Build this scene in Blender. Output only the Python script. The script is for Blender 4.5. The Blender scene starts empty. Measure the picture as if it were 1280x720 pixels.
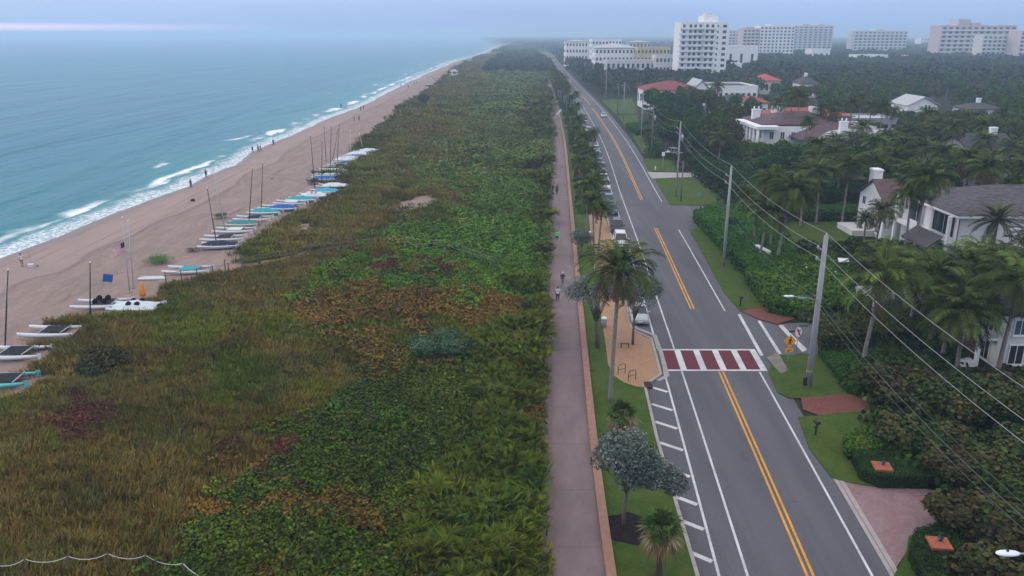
import bpy, math, random
import numpy as np
from mathutils import Vector, Matrix
random.seed(7)
R = math.radians
sc = bpy.context.scene
# ------------------------------------------------------------------ camera
F, YH, CH = 1000.0, 44.0, 28.0            # focal length in photo pixels, horizon row, camera height
TH = math.atan((360 - YH) / F); CT, ST = math.cos(TH), math.sin(TH)
cam = bpy.data.objects.new('camera', bpy.data.cameras.new('camera'))
sc.collection.objects.link(cam); sc.camera = cam
cam.location = (0, 0, CH); cam.rotation_euler = (math.pi/2 - TH, 0, 0)
cam.data.sensor_width = 36; cam.data.lens = 36 * F / 1280
cam.data.clip_start = 0.5; cam.data.clip_end = 40000
# ------------------------------------------------------------------ sky, sun, exposure
SUN_EL, SUN_AZ = 16.0, -62.0              # overcast morning sun, low over the sea (azimuth from +Y, negative = left)
w = bpy.data.worlds.new('World'); sc.world = w; w.use_nodes = True
nt = w.node_tree; nt.nodes.clear(); N = nt.nodes; L = nt.links
wo = N.new('ShaderNodeOutputWorld'); bg = N.new('ShaderNodeBackground'); bg.inputs[1].default_value = 0.1
sky = N.new('ShaderNodeTexSky'); sky.sky_type = 'NISHITA'; sky.sun_disc = False
sky.sun_elevation = R(SUN_EL); sky.sun_rotation = R(SUN_AZ); sky.dust_density = 2.0
tc = N.new('ShaderNodeTexCoord'); sep = N.new('ShaderNodeSeparateXYZ'); L.new(tc.outputs['Generated'], sep.inputs[0])
rp = N.new('ShaderNodeValToRGB'); L.new(sep.outputs[2], rp.inputs[0])
SKYK = 10.0
stops_gain = .5
stops = [(0.0, (.36,.56,.96)), (0.03, (.42,.60,.98)), (0.09, (.66,.88,1.36)), (0.3, (.98,1.08,1.32)), (1.0, (1.62,1.52,1.50))]
while len(rp.color_ramp.elements) < len(stops): rp.color_ramp.elements.new(0.5)
for e, (p, c) in zip(rp.color_ramp.elements, stops): e.position = p; e.color = (*[q*stops_gain for q in c], 1)
cn = N.new('ShaderNodeTexNoise'); cn.inputs['Scale'].default_value = 2.2; cn.inputs['Detail'].default_value = 6
mpw = N.new('ShaderNodeMapping'); mpw.inputs['Scale'].default_value = (1, 1, 9); L.new(tc.outputs['Generated'], mpw.inputs[0]); L.new(mpw.outputs[0], cn.inputs[0])
cr = N.new('ShaderNodeMapRange'); cr.inputs['From Min'].default_value = .3; cr.inputs['From Max'].default_value = .7; cr.inputs['To Min'].default_value = .92*SKYK/stops_gain; cr.inputs['To Max'].default_value = 1.08*SKYK/stops_gain
L.new(cn.outputs[0], cr.inputs[0])
sm = N.new('ShaderNodeVectorMath'); sm.operation = 'SCALE'; L.new(rp.outputs[0], sm.inputs[0]); L.new(cr.outputs[0], sm.inputs['Scale'])
# pink dawn band low over the sea, left of the view
band = N.new('ShaderNodeMapRange'); band.interpolation_type = 'SMOOTHSTEP'
L.new(sep.outputs[2], band.inputs[0]); band.inputs['From Min'].default_value = .0; band.inputs['From Max'].default_value = .006
b2 = N.new('ShaderNodeMapRange'); b2.interpolation_type = 'SMOOTHSTEP'; L.new(sep.outputs[2], b2.inputs[0])
b2.inputs['From Min'].default_value = .007; b2.inputs['From Max'].default_value = .014; b2.inputs['To Min'].default_value = 1; b2.inputs['To Max'].default_value = 0
b3 = N.new('ShaderNodeMapRange'); b3.interpolation_type = 'SMOOTHSTEP'; L.new(sep.outputs[0], b3.inputs[0])
b3.inputs['From Min'].default_value = -.22; b3.inputs['From Max'].default_value = -.62
m1 = N.new('ShaderNodeMath'); m1.operation = 'MULTIPLY'; L.new(band.outputs[0], m1.inputs[0]); L.new(b2.outputs[0], m1.inputs[1])
m2 = N.new('ShaderNodeMath'); m2.operation = 'MULTIPLY'; L.new(m1.outputs[0], m2.inputs[0]); L.new(b3.outputs[0], m2.inputs[1])
mxp = N.new('ShaderNodeMixRGB'); L.new(m2.outputs[0], mxp.inputs[0]); L.new(sm.outputs[0], mxp.inputs[1]); mxp.inputs[2].default_value = (24, 14, 17.5, 1)
mx = N.new('ShaderNodeMixRGB'); mx.inputs[0].default_value = .9; L.new(sky.outputs[0], mx.inputs[1]); L.new(mxp.outputs[0], mx.inputs[2])
L.new(mx.outputs[0], bg.inputs[0]); L.new(bg.outputs[0], wo.inputs[0])
sun = bpy.data.objects.new('sun', bpy.data.lights.new('sun', 'SUN')); sc.collection.objects.link(sun)
sun.data.energy = 0.75; sun.data.angle = R(18); sun.data.color = (1, .93, .88)
sd = Vector((math.sin(R(SUN_AZ))*math.cos(R(SUN_EL)), math.cos(R(SUN_AZ))*math.cos(R(SUN_EL)), math.sin(R(SUN_EL))))
sun.rotation_euler = sd.to_track_quat('Z', 'Y').to_euler()
sc.view_settings.view_transform = 'Standard'; sc.view_settings.look = 'None'; sc.view_settings.gamma = 1
sc.view_settings.exposure = 0.0; sc.view_settings.use_curve_mapping = False
cy = sc.cycles; cy.use_denoising = True; cy.max_bounces = 5; cy.diffuse_bounces = 2; cy.glossy_bounces = 2; cy.transmission_bounces = 2
cy.volume_bounces = 2; cy.transparent_max_bounces = 4; cy.use_adaptive_sampling = True; cy.adaptive_threshold = 0.015
HAZE_DENSITY = 4.3e-4
# ------------------------------------------------------------------ pixel <-> ground helpers (photo pixels to places on the ground)
def G(px, py, z=0.0):
    v = py - 360; t = (CH - z) / (v*CT + F*ST)
    return Vector(((px-640)*t, (F*CT - v*ST)*t, z))
def PJ(x, y, z):
    D = CH - z; d = y*CT + D*ST
    return 640 + F*x/d, 360 + F*(D*CT - y*ST)/d
def HT(px, py, ytop, z0=0.0):
    p = G(px, py, z0); v = ytop - 360
    return CH - p.y*(v*CT + F*ST)/(F*CT - v*ST) - z0
def MPP(py): return CH/(CT*(py-YH))
# ------------------------------------------------------------------ numpy noise
def _h(ix, iy, s):
    n = (ix.astype(np.int64)*374761393 + iy.astype(np.int64)*668265263 + s*1442695041) & 0x7fffffff
    n = ((n ^ (n >> 13))*1274126177) & 0x7fffffff
    return ((n ^ (n >> 16)) & 0xffff)/65535.0
def vnoise(x, y, s=0):
    x = np.asarray(x, float); y = np.asarray(y, float)
    ix = np.floor(x); iy = np.floor(y); fx = x-ix; fy = y-iy; fx = fx*fx*(3-2*fx); fy = fy*fy*(3-2*fy)
    a = _h(ix, iy, s); b = _h(ix+1, iy, s); c = _h(ix, iy+1, s); d = _h(ix+1, iy+1, s)
    return (a*(1-fx)+b*fx)*(1-fy) + (c*(1-fx)+d*fx)*fy
def fbm(x, y, s=0, o=4):
    r = 0; a = .5; t = 0
    for i in range(o): r = r + a*vnoise(x*2**i, y*2**i, s+i*17); t += a; a *= .5
    return r/t
# ------------------------------------------------------------------ materials
MATS = {}
def nodemat(name):
    m = bpy.data.materials.new(name); m.use_nodes = True; n = m.node_tree; b = n.nodes['Principled BSDF']
    return m, n, b
def mat(name, col, rough=.6, spec=.3, var=.15, scale=3.0, bump=0.0, bscale=20.0, metal=0.0, col2=None):
    if name in MATS: return MATS[name]
    m, n, b = nodemat(name)
    tc = n.nodes.new('ShaderNodeTexCoord'); no = n.nodes.new('ShaderNodeTexNoise')
    no.inputs['Scale'].default_value = scale; no.inputs['Detail'].default_value = 6; no.inputs['Roughness'].default_value = .6
    n.links.new(tc.outputs['Object'], no.inputs[0])
    r = n.nodes.new('ShaderNodeValToRGB'); r.color_ramp.elements[0].position = .32; r.color_ramp.elements[1].position = .68
    c2 = col2 or tuple(c*(1+var) for c in col); c1 = tuple(c*(1-var) for c in col) if not col2 else col
    r.color_ramp.elements[0].color = (*c1, 1); r.color_ramp.elements[1].color = (*[min(1, c) for c in c2], 1)
    n.links.new(no.outputs[0], r.inputs[0]); n.links.new(r.outputs[0], b.inputs['Base Color'])
    b.inputs['Roughness'].default_value = rough; b.inputs['Specular IOR Level'].default_value = spec; b.inputs['Metallic'].default_value = metal
    if bump:
        n2 = n.nodes.new('ShaderNodeTexNoise'); n2.inputs['Scale'].default_value = bscale; n2.inputs['Detail'].default_value = 4
        n.links.new(tc.outputs['Object'], n2.inputs[0]); bp = n.nodes.new('ShaderNodeBump'); bp.inputs['Strength'].default_value = bump
        bp.inputs['Distance'].default_value = .05; n.links.new(n2.outputs[0], bp.inputs['Height']); n.links.new(bp.outputs[0], b.inputs['Normal'])
    MATS[name] = m; return m
def colmat(name, rough=.65, spec=.15, transl=0.0):
    if name in MATS: return MATS[name]
    m, n, b = nodemat(name)
    a = n.nodes.new('ShaderNodeAttribute'); a.attribute_name = 'Col'; n.links.new(a.outputs['Color'], b.inputs['Base Color'])
    b.inputs['Roughness'].default_value = rough; b.inputs['Specular IOR Level'].default_value = spec
    MATS[name] = m; return m
LEAF = colmat('foliage', .7, .06); GRASSM = colmat('dry_grass_blades', .85, .04); WAX = colmat('waxy_leaf', .6, .08)
# ------------------------------------------------------------------ object helpers
COL = sc.collection
def tag(o, label=None, cat=None, group=None, kind=None):
    if label: o['label'] = label
    if cat: o['category'] = cat
    if group: o['group'] = group
    if kind: o['kind'] = kind
    return o
def empty(name, loc=(0,0,0), rz=0, label=None, cat=None, group=None):
    o = bpy.data.objects.new(name, None); COL.objects.link(o); o.location = loc; o.rotation_euler = (0,0,rz); o.empty_display_size = .2
    return tag(o, label, cat, group)
def link(name, me, parent=None, m=None):
    o = bpy.data.objects.new(name, me); COL.objects.link(o)
    if m is not None and not me.materials: me.materials.append(m)
    if parent is not None: o.parent = parent
    return o
def copy_tree(o, parent=None):
    c = o.copy(); COL.objects.link(c); c.parent = parent
    for ch in list(o.children): copy_tree(ch, c)
    return c
def np_mesh(name, V, Fc, C=None, smooth=False):
    V = np.asarray(V, np.float32); Fc = np.asarray(Fc, np.int32); k = Fc.shape[1]; nf = len(Fc)
    me = bpy.data.meshes.new(name); me.vertices.add(len(V)); me.vertices.foreach_set('co', V.ravel())
    me.loops.add(nf*k); me.loops.foreach_set('vertex_index', Fc.ravel())
    me.polygons.add(nf); me.polygons.foreach_set('loop_start', np.arange(nf, dtype=np.int32)*k)
    if smooth: me.polygons.foreach_set('use_smooth', np.ones(nf, bool))
    me.update(calc_edges=True)
    if C is not None:
        C = np.clip(np.asarray(C, np.float32), 0, 1)
        a = me.color_attributes.new('Col', 'FLOAT_COLOR', 'CORNER')
        cc = np.ones((nf, k, 4), np.float32); cc[:, :, :3] = C[:, None, :]; a.data.foreach_set('color', cc.ravel())
    return me
class MB:
    """collects shapes, builds them as one mesh object"""
    def __init__(s): s.v = []; s.f = []; s.sm = []
    def add(s, vs, fs, smooth=False):
        o = len(s.v); s.v += [tuple(v) for v in vs]; s.f += [tuple(i+o for i in f) for f in fs]; s.sm += [smooth]*len(fs); return s
    def box(s, x0, x1, y0, y1, z0, z1):
        return s.add([(x0,y0,z0),(x1,y0,z0),(x1,y1,z0),(x0,y1,z0),(x0,y0,z1),(x1,y0,z1),(x1,y1,z1),(x0,y1,z1)],
                     [(0,3,2,1),(4,5,6,7),(0,1,5,4),(1,2,6,5),(2,3,7,6),(3,0,4,7)])
    def tube(s, pts, rad, n=8, cap=True):
        pts = [Vector(p) for p in pts]; rad = rad if isinstance(rad, (list, tuple)) else [rad]*len(pts); vs = []; fs = []
        for i, p in enumerate(pts):
            d = (pts[min(i+1, len(pts)-1)] - pts[max(i-1, 0)]); d = d.normalized() if d.length > 1e-9 else Vector((0,0,1))
            a = d.cross(Vector((0,0,1))) if abs(d.z) < .95 else d.cross(Vector((0,1,0)))
            a.normalize(); b = d.cross(a)
            for k in range(n):
                t = 2*math.pi*k/n; vs.append(p + (a*math.cos(t) + b*math.sin(t))*rad[i])
        for i in range(len(pts)-1):
            for k in range(n): fs.append((i*n+k, i*n+(k+1)%n, (i+1)*n+(k+1)%n, (i+1)*n+k))
        if cap: fs.append(tuple(range(n))[::-1]); fs.append(tuple((len(pts)-1)*n+k for k in range(n)))
        return s.add(vs, fs, True)
    def prism(s, poly, z0, z1):
        n = len(poly); vs = [(p[0],p[1],z0) for p in poly] + [(p[0],p[1],z1) for p in poly]
        return s.add(vs, [tuple(range(n))[::-1], tuple(range(n, 2*n))] + [(i,(i+1)%n,(i+1)%n+n,i+n) for i in range(n)])
    def loft(s, rings, closed=True, caps=True, smooth=True):
        n = len(rings[0]); vs = [p for r_ in rings for p in r_]; fs = []
        for i in range(len(rings)-1):
            for k in range(n if closed else n-1): fs.append((i*n+k, i*n+(k+1)%n, (i+1)*n+(k+1)%n, (i+1)*n+k))
        if caps: fs.append(tuple(range(n))[::-1]); fs.append(tuple((len(rings)-1)*n+k for k in range(n)))
        return s.add(vs, fs, smooth)
    def ball(s, c, r, nu=10, nv=6, sz=1.0, sx=1.0, sy=1.0):
        vs = []; fs = []
        for j in range(nv+1):
            ph = math.pi*j/nv
            for i in range(nu):
                t = 2*math.pi*i/nu; vs.append((c[0]+sx*r*math.sin(ph)*math.cos(t), c[1]+sy*r*math.sin(ph)*math.sin(t), c[2]+sz*r*math.cos(ph)))
        for j in range(nv):
            for i in range(nu): fs.append((j*nu+i, (j+1)*nu+i, (j+1)*nu+(i+1)%nu, j*nu+(i+1)%nu))
        return s.add(vs, fs, True)
    def mesh(s, name):
        me = bpy.data.meshes.new(name); me.from_pydata(s.v, [], s.f)
        me.polygons.foreach_set('use_smooth', s.sm); me.update(); return me
    def build(s, name, m, parent=None, bevel=0):
        o = link(name, s.mesh(name), parent, m)
        if bevel:
            b = o.modifiers.new('bevel', 'BEVEL'); b.width = bevel; b.segments = 2; b.limit_method = 'ANGLE'
        return o
def sheet(name, poly, z, m, kind='structure', thick=0.0, **k):
    """flat (or slab) polygon"""
    b = MB()
    if thick: b.prism([(p[0], p[1]) for p in poly], z-thick, z)
    else: b.add([(p[0], p[1], z) for p in poly], [tuple(range(len(poly)))])
    o = b.build(name, m); o['kind'] = kind; tag(o, **k)
    me = o.data; me.update()
    return o
def pxsheet(name, pts, z, m, **k): return sheet(name, [G(a, b, z) for a, b in pts], z, m, **k)
def lerp(a, b, t): return a + (b-a)*t
# ------------------------------------------------------------------ curves of the place
def curve(pts, z=0.0, ext0=None, ext1=None):
    P_ = sorted([tuple(G(a, b, z))[:2] for a, b in pts], key=lambda p: p[1])
    ys = [p[1] for p in P_]; xs = [p[0] for p in P_]
    ys = [-60] + ys + [14000]; s0 = ext0 if ext0 is not None else 0; s1 = ext1 if ext1 is not None else 0
    xs = [xs[0] - s0*(ys[1]+60)] + xs + [xs[-1] + s1*(14000-ys[-2])]
    return np.array(ys), np.array(xs)
def smooth_curve(c, y_end=1500, w=12):
    yy = np.concatenate([np.arange(-60, 700, 4.0), np.arange(700, y_end, 20.0)]); xx = np.interp(yy, *c)
    k = np.ones(w)/w; xp = np.pad(xx, (w, w), mode='reflect', reflect_type='odd'); xs = np.convolve(xp, k, 'same')[w:-w]
    return np.concatenate([yy, [14000]]), np.concatenate([xs, [c[1][-1]]])
SEA_Z = -0.8
road_px = [(1012,720),(936,540),(900,462),(865,385),(820,285),(802,250),(780,199),(766.5,173),(750,148),(736,129),(715,105),(701,88),(690,73),(684,65)]
ROADC = smooth_curve(curve(road_px, 0, .0716, -.06), w=9)
PATHC = smooth_curve(curve([(690,720),(690,540),(691,360),(692.5,180),(687.5,130),(679,94),(669,74)], 0, .0, -.05), w=9)
SHORE = curve([(0,322),(92,285),(140,266),(185,250),(237,233),(262,220),(297,206),(320,190),(347,177),(395,154),(445,135),(492,112),(527,95),(570,77),(607,66),(622,58)], SEA_Z, -.02, .02)
DEDGE = curve([(-60,530),(0,488),(22,470),(28,440),(20,426),(55,403),(90,398),(140,391),(185,375),(200,352),(215,345),(285,336),(292,322),(288,312),(303,304),(330,290),(345,276),(385,262),(398,250),(402,236),(385,222),(395,212),(430,200),(440,186),(455,172),(485,151),(495,137),(525,120),(552,102),(562,92),(585,77),(622,62)], 0, 0, .03)
def rx(y): return float(np.interp(y, *ROADC))
def pathx(y): return float(np.interp(y, *PATHC))
def shore(y): return np.interp(y, *SHORE)
def dedge(y): return np.interp(y, *DEDGE)
def wob(y): return 1.4*(fbm(np.asarray(y)/9.0, np.zeros_like(np.asarray(y, float)), 5)-.5) + 5*(fbm(np.asarray(y)/45.0, np.zeros_like(np.asarray(y, float)), 9)-.5)
def shorew(y): return shore(y) + wob(y)*.7
def beach_z(x, y):
    a, b = shorew(y), dedge(y); t = np.clip((x-a)/np.maximum(b-a, 1), -1.5, 1)
    prof = np.where(t < 0, t*2.0, np.minimum(t/.35, 1)*.35 + np.clip((t-.35)/.65, 0, 1)*.45)
    return SEA_Z + prof
def dune_z(x, y):
    a = dedge(y); b = np.interp(y, *PATHC) - .8
    e = np.clip(np.minimum((x-a-1)/8, (b-x)/3), 0, 1)
    return e*(.9*fbm(x/14, y/18, 3) + .35*fbm(x/3.5, y/4, 11) - .1)
def GB(px, py):
    p = G(px, py, -.2)
    for _ in range(4): p = G(px, py, float(beach_z(np.array(p.x), np.array(p.y))))
    return p
def yrows(y0, y1, s0=1.0, k=.012):
    ys = [y0]
    while ys[-1] < y1: ys.append(ys[-1] + max(s0, (ys[-1])*k))
    ys[-1] = y1; return np.array(ys)
def grid_mesh(name, ys, xa, xb, ncol, zf, power=1.0):
    u = np.linspace(0, 1, ncol)**power
    X = xa[:, None] + (xb-xa)[:, None]*u[None]; Y = np.repeat(ys[:, None], ncol, 1); Z = zf(X, Y)
    V = np.stack([X, Y, Z], -1).reshape(-1, 3); n, c = len(ys), ncol
    i = (np.arange(n-1)[:, None]*c + np.arange(c-1)[None]).ravel()
    return np_mesh(name, V, np.stack([i, i+1, i+1+c, i+c], 1), smooth=True), X.ravel(), Y.ravel()
def fattr(me, name, vals):
    a = me.attributes.new(name, 'FLOAT', 'POINT'); a.data.foreach_set('value', np.asarray(vals, np.float32))
# --- shader shortcuts
class SH:
    def __init__(s, name): s.m, s.n, s.b = nodemat(name); s.tc = s.nn('TexCoord').outputs['Object']
    def nn(s, t): return s.n.nodes.new('ShaderNode'+t)
    def ln(s, a, b): s.n.links.new(a, b)
    def attr(s, nm): a = s.nn('Attribute'); a.attribute_name = nm; return a.outputs['Fac']
    def noise(s, scale, detail=5, sx=(1,1,1), rough=.55, dist=0):
        mp = s.nn('Mapping'); mp.inputs['Scale'].default_value = sx; s.ln(s.tc, mp.inputs[0])
        n = s.nn('TexNoise'); n.inputs['Scale'].default_value = scale; n.inputs['Detail'].default_value = detail; n.inputs['Roughness'].default_value = rough; n.inputs['Distortion'].default_value = dist
        s.ln(mp.outputs[0], n.inputs[0]); return n.outputs[0]
    def mr(s, v, a, b, c=0, d=1, smooth=True):
        n = s.nn('MapRange'); n.interpolation_type = 'SMOOTHSTEP' if smooth else 'LINEAR'
        for i, q in enumerate((a, b, c, d)): n.inputs[i+1].default_value = q
        s.ln(v, n.inputs[0]); return n.outputs[0]
    def ma(s, op, a, b):
        n = s.nn('Math'); n.operation = op
        for i, q in enumerate((a, b)):
            if isinstance(q, (int, float)): n.inputs[i].default_value = q
            else: s.ln(q, n.inputs[i])
        return n.outputs[0]
    def mix(s, f, a, b, op='MIX'):
        n = s.nn('MixRGB'); n.blend_type = op
        for i, q in enumerate((f, a, b)):
            if isinstance(q, (int, float)): n.inputs[i].default_value = q
            elif isinstance(q, tuple): n.inputs[i].default_value = (*q, 1)
            else: s.ln(q, n.inputs[i])
        return n.outputs[0]
    def bump(s, h, strength, dist, prev=None):
        n = s.nn('Bump'); n.inputs['Strength'].default_value = strength; n.inputs['Distance'].default_value = dist; s.ln(h, n.inputs['Height'])
        if prev is not None: s.ln(prev, n.inputs['Normal'])
        return n.outputs[0]
    def fin(s, col, rough=.8, spec=.2, normal=None):
        if isinstance(col, tuple): s.b.inputs['Base Color'].default_value = (*col, 1)
        else: s.ln(col, s.b.inputs['Base Color'])
        if isinstance(rough, (int, float)): s.b.inputs['Roughness'].default_value = rough
        else: s.ln(rough, s.b.inputs['Roughness'])
        s.b.inputs['Specular IOR Level'].default_value = spec
        if normal is not None: s.ln(normal, s.b.inputs['Normal'])
        return s.m
# ------------------------------------------------------------------ sea
s = SH('sea_water'); d = s.attr('dshore')
n1 = s.noise(.22, 6, (1, .45, 1)); n2 = s.noise(1.6, 6); n3 = s.noise(.05, 5, (1, .28, 1), dist=.4)
dd = s.ma('ADD', d, s.ma('MULTIPLY', s.ma('SUBTRACT', n1, .5), 9.0))
wash = s.mr(dd, 6.2, 1.8); crest = s.ma('MULTIPLY', s.mr(dd, 5.6, 6.6), s.mr(dd, 10.2, 7.6))
lace = s.mr(n2, .42, .58)
wash = s.ma('MULTIPLY', wash, s.ma('ADD', .22, s.ma('MULTIPLY', lace, .68)))
crest = s.ma('MULTIPLY', crest, s.mr(s.noise(.06, 3, (1, .8, 1)), .42, .55))
d2 = s.ma('ADD', d, s.ma('MULTIPLY', s.ma('SUBTRACT', n3, .5), 34.0))
line2 = s.ma('MULTIPLY', s.ma('MULTIPLY', s.mr(d2, 13, 14.5), s.mr(d2, 19, 15.5)), s.mr(s.noise(.05, 3, (1, .7, 1)), .56, .64))
line3 = s.ma('MULTIPLY', s.ma('MULTIPLY', s.mr(d2, 26, 27.2), s.mr(d2, 30, 28)), s.mr(s.noise(.07, 2, (1.3, .7, 1)), .63, .68))
foam = s.ma('MAXIMUM', s.ma('MAXIMUM', wash, crest), s.ma('MULTIPLY', s.ma('MAXIMUM', line2, line3), s.ma('ADD', .45, s.ma('MULTIPLY', lace, .55))))
deep = s.mix(s.mr(d, 4, 60), (.012, .185, .210), (.001, .135, .195))
deep = s.mix(s.mr(n3, .35, .7), deep, s.mix(.4, deep, (.004, .09, .18)))
deep = s.mix(s.mr(d, 4, 0), deep, (.16, .27, .28))
col = s.mix(foam, deep, (.80, .84, .88))
wv = s.noise(.35, 6, (1, .3, 1), .6, .5); wv2 = s.noise(1.7, 5, (1, .5, 1), .6)
wv3 = s.noise(.028, 3, (1.6, .2, 1), .5, .3)
nb = s.bump(wv2, .35, .22, s.bump(wv, .6, .9, s.bump(wv3, .8, 6.0)))
SEA = s.fin(col, s.mix(foam, (.28,.28,.28), (.9,.9,.9)), .06, nb)
ys = np.concatenate([yrows(-60, 2200, 3.0, .02), np.array([2600, 3300, 4500, 6500, 9000, 13000])])
sh = shorew(ys); dist = np.array([-4, -2, 0, 2, 4, 6, 8, 11, 15, 20, 26, 34, 45, 60, 90, 150, 300, 700, 1800, 5000, 12000.0])
X = sh[:, None] - dist[None]; Y = np.repeat(ys[:, None], len(dist), 1)
V = np.stack([X, Y, np.full_like(X, SEA_Z)], -1).reshape(-1, 3); c = len(dist)
i = (np.arange(len(ys)-1)[:, None]*c + np.arange(c-1)[None]).ravel()
me = np_mesh('sea', V, np.stack([i, i+c, i+c+1, i+1], 1)); fattr(me, 'dshore', np.tile(dist, len(ys)))
o = link('sea', me, None, SEA); o['kind'] = 'structure'
# ------------------------------------------------------------------ beach
s = SH('beach_sand'); u = s.attr('ub')
na = s.noise(.09, 5); nb_ = s.noise(2.5, 6, (1, .7, 1), .65); nc = s.noise(.5, 5, (1, .35, 1), .65, .8)
uu = s.ma('ADD', u, s.ma('MULTIPLY', s.ma('SUBTRACT', s.noise(.05, 4, (1, 1, 1)), .5), .1))
dry = s.mix(s.mr(nc, .35, .68), (.225, .165, .142), (.295, .217, .188)); dry = s.mix(s.mr(nb_, .4, .7, 0, .35), dry, (.20, .14, .13))
swash = s.mix(s.mr(na, .35, .65), (.28, .208, .182), (.315, .232, .205))
col = s.mix(s.mr(uu, .36, .40), swash, dry)
trk = s.ma('MULTIPLY', s.mr(s.noise(.9, 3, (1.4, .035, 1), .5, .4), .54, .60), s.mr(na, .4, .6)); col = s.mix(s.ma('MULTIPLY', trk, .35), col, (.15, .11, .10)); ft = s.mr(s.noise(1.3, 4, (1,1,1), .8), .56, .64); col = s.mix(s.ma('MULTIPLY', s.ma('MULTIPLY', ft, s.mr(s.noise(.12, 3), .42, .6)), .4), col, (.14, .105, .095)); berm = s.ma('MULTIPLY', s.mr(uu, .352, .37), s.mr(uu, .41, .38)); col = s.mix(s.ma('MULTIPLY', berm, s.mr(nb_, .3, .6, .3, .85)), col, (.17, .12, .115))
wrack = s.ma('MULTIPLY', s.mr(uu, .63, .65), s.mr(uu, .69, .66)); col = s.mix(s.ma('MULTIPLY', wrack, s.mr(nc, .52, .66, 0, .75)), col, (.10, .07, .06))
wet = s.mr(uu, .12, .0); col = s.mix(wet, col, (.17, .125, .125))
rough = s.mix(wet, (.9,.9,.9), (.35,.35,.35))
SAND = s.fin(col, rough, .25, s.bump(nb_, .8, .12, s.bump(nc, .5, .25)))
ys = yrows(-60, 3000, 1.2, .012); sh = shorew(ys); de = dedge(ys)
me, X, Y = grid_mesh('beach', ys, sh-3, de+5, 46, lambda X, Y: beach_z(X, Y) - .04*np.clip((X-dedge(Y))/2, 0, 1))
fattr(me, 'ub', (X-shorew(Y))/np.maximum(dedge(Y)-shorew(Y), 1)); o = link('beach', me, None, SAND); o['kind'] = 'structure'
# ------------------------------------------------------------------ dune ground
BOATPX = [(4,481),(18,446),(66,419),(128,384),(170,388),(235,341),(274,310),(279,301),(292,291),(303,283),(316,276),(331,268),(344,262),(354,263),(363,256),(377,252),(392,247),(408,242),(418,235),(406,226),(410,221),(415,215),(424,210),(430,206),(432,202),(437,199),(443,197),(448,194.5),(454,192),(461,190.5)]
XB_Y = [44,100,140,170,200,215,235,250,275,282,322,330,350,380,400,430,450,480,520,540,560,600,650,720,900]
XB_X = [640,600,590,575,600,520,530,600,620,520,465,420,390,365,375,430,455,450,430,390,335,300,270,250,230]
def pxpy(x, y, z=0):
    D = CH - z; d_ = y*CT + D*ST; return 640 + F*x/d_, 360 + F*(D*CT - y*ST)/d_
PATCH = [ # photo ellipse (cx, cy, rx, ry, zone)
 (590,306,105,26,10),(640,345,60,25,10),(600,385,60,20,10),(500,368,60,12,10),(470,372,30,10,10),(640,250,50,22,10),(640,190,50,30,10),(630,140,40,14,10),(590,545,60,30,9),(510,500,110,26,9),(560,520,70,22,9),(520,425,120,18,7),(425,475,60,26,0),(475,397,112,26,2),(395,400,40,16,2),(510,335,44,9,5),(133,533,42,18,5),(122,468,26,14,8),(92,468,30,10,6),(540,265,52,12,6),(575,272,50,8,7),
 (520,165,32,6,5),(560,182,40,5,7),(450,215,60,4,7),(350,420,70,22,7),(345,262,44,16,7),(20,500,34,22,7),(590,185,50,8,1),(330,250,20,6,7),
 (290,672,46,20,2),(420,650,60,30,2),(350,585,26,12,5),(205,330,30,6,7),(380,285,30,6,6),(500,520,60,16,9),(648,455,30,30,3),(610,400,40,18,2),(640,520,50,30,3)]
def zone_of(x, y):
    """0 dry grass 1 green sea grape 2 orange sea grape 3 palmetto 4 silver bush 5 red scrub 6 bare sand 7 green grass 8 dark bush 9 dark grape"""
    n = fbm(x/4.0, y/5.0, 21); n2 = fbm(x/4.0+9, y/5.0, 22); px, py = pxpy(x, y)
    k = 150/np.maximum(y, 30)
    rj = _h(np.floor(x*7).astype(int), np.floor(y*7).astype(int), 5)-.5; rk = _h(np.floor(x*9).astype(int), np.floor(y*9).astype(int), 8)-.5
    wx = px + (n-.5)*64*k + rj*14*k; wy = py + (n2-.5)*28*k + rk*7*k
    z = np.zeros(len(x), int); xb = np.interp(wy, XB_Y, XB_X); z[wx > xb] = 1
    g = fbm(x/9, y/9, 33); z[(z == 0) & (g > .62)] = 7
    z[(z == 1) & (g > .62) & (py < 330)] = 7
    z[(z == 1) & (fbm(x/6, y/7, 41) + rj*.12 > .63) & (py > 300)] = 2
    z[(z == 1) & (fbm(x/5, y/6, 47) > .62)] = 9
    z[(z == 1) & (py > 425) & (rj < .32)] = 9; xp = np.interp(wy, [90,140,200,300,400,440,520,540,600,720], [690,664,662,655,648,636,610,580,600,580]); z[(wx > xp) & (z != 0) & (n2 > .36)] = 3
    for cx, cy_, a, b, q in PATCH:
        m = ((wx-cx)/a)**2 + ((wy-cy_)/b)**2 < 1; z[m] = q
    # the sandy access track from the beach into the dune, fenced on both sides
    ty = np.interp(px, [195, 230, 300, 380, 440, 470, 520, 560, 600, 620], [348, 345, 339, 328, 322, 319, 319, 322, 332, 342])
    tw = np.interp(px, [200, 300, 420, 560, 620], [17, 7, 1.8, .8, .4])
    z[(np.abs(py+2-ty) < tw*.8) & (px < 618)] = 6
    for bx_, by_ in BOATPX: g_ = G(bx_, by_); z[(np.abs(x-g_.x) < 3.0) & (np.abs(y-g_.y) < 1.5)] = 6
    z[(np.abs(py-218.5) < 1.6) & (px > 425) & (px < 522)] = 6
    return z
s = SH('dune_soil'); bare = s.attr('bare')
na = s.noise(.25, 6, (1,1,1), .65); nb_ = s.noise(3.0, 6, (1, 1, 1), .7)
soil = s.mix(s.mr(na, .35, .65), (.075, .068, .03), (.05, .06, .024)); soil = s.mix(s.mr(nb_, .45, .7, 0, .6), soil, (.11, .09, .05))
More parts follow.
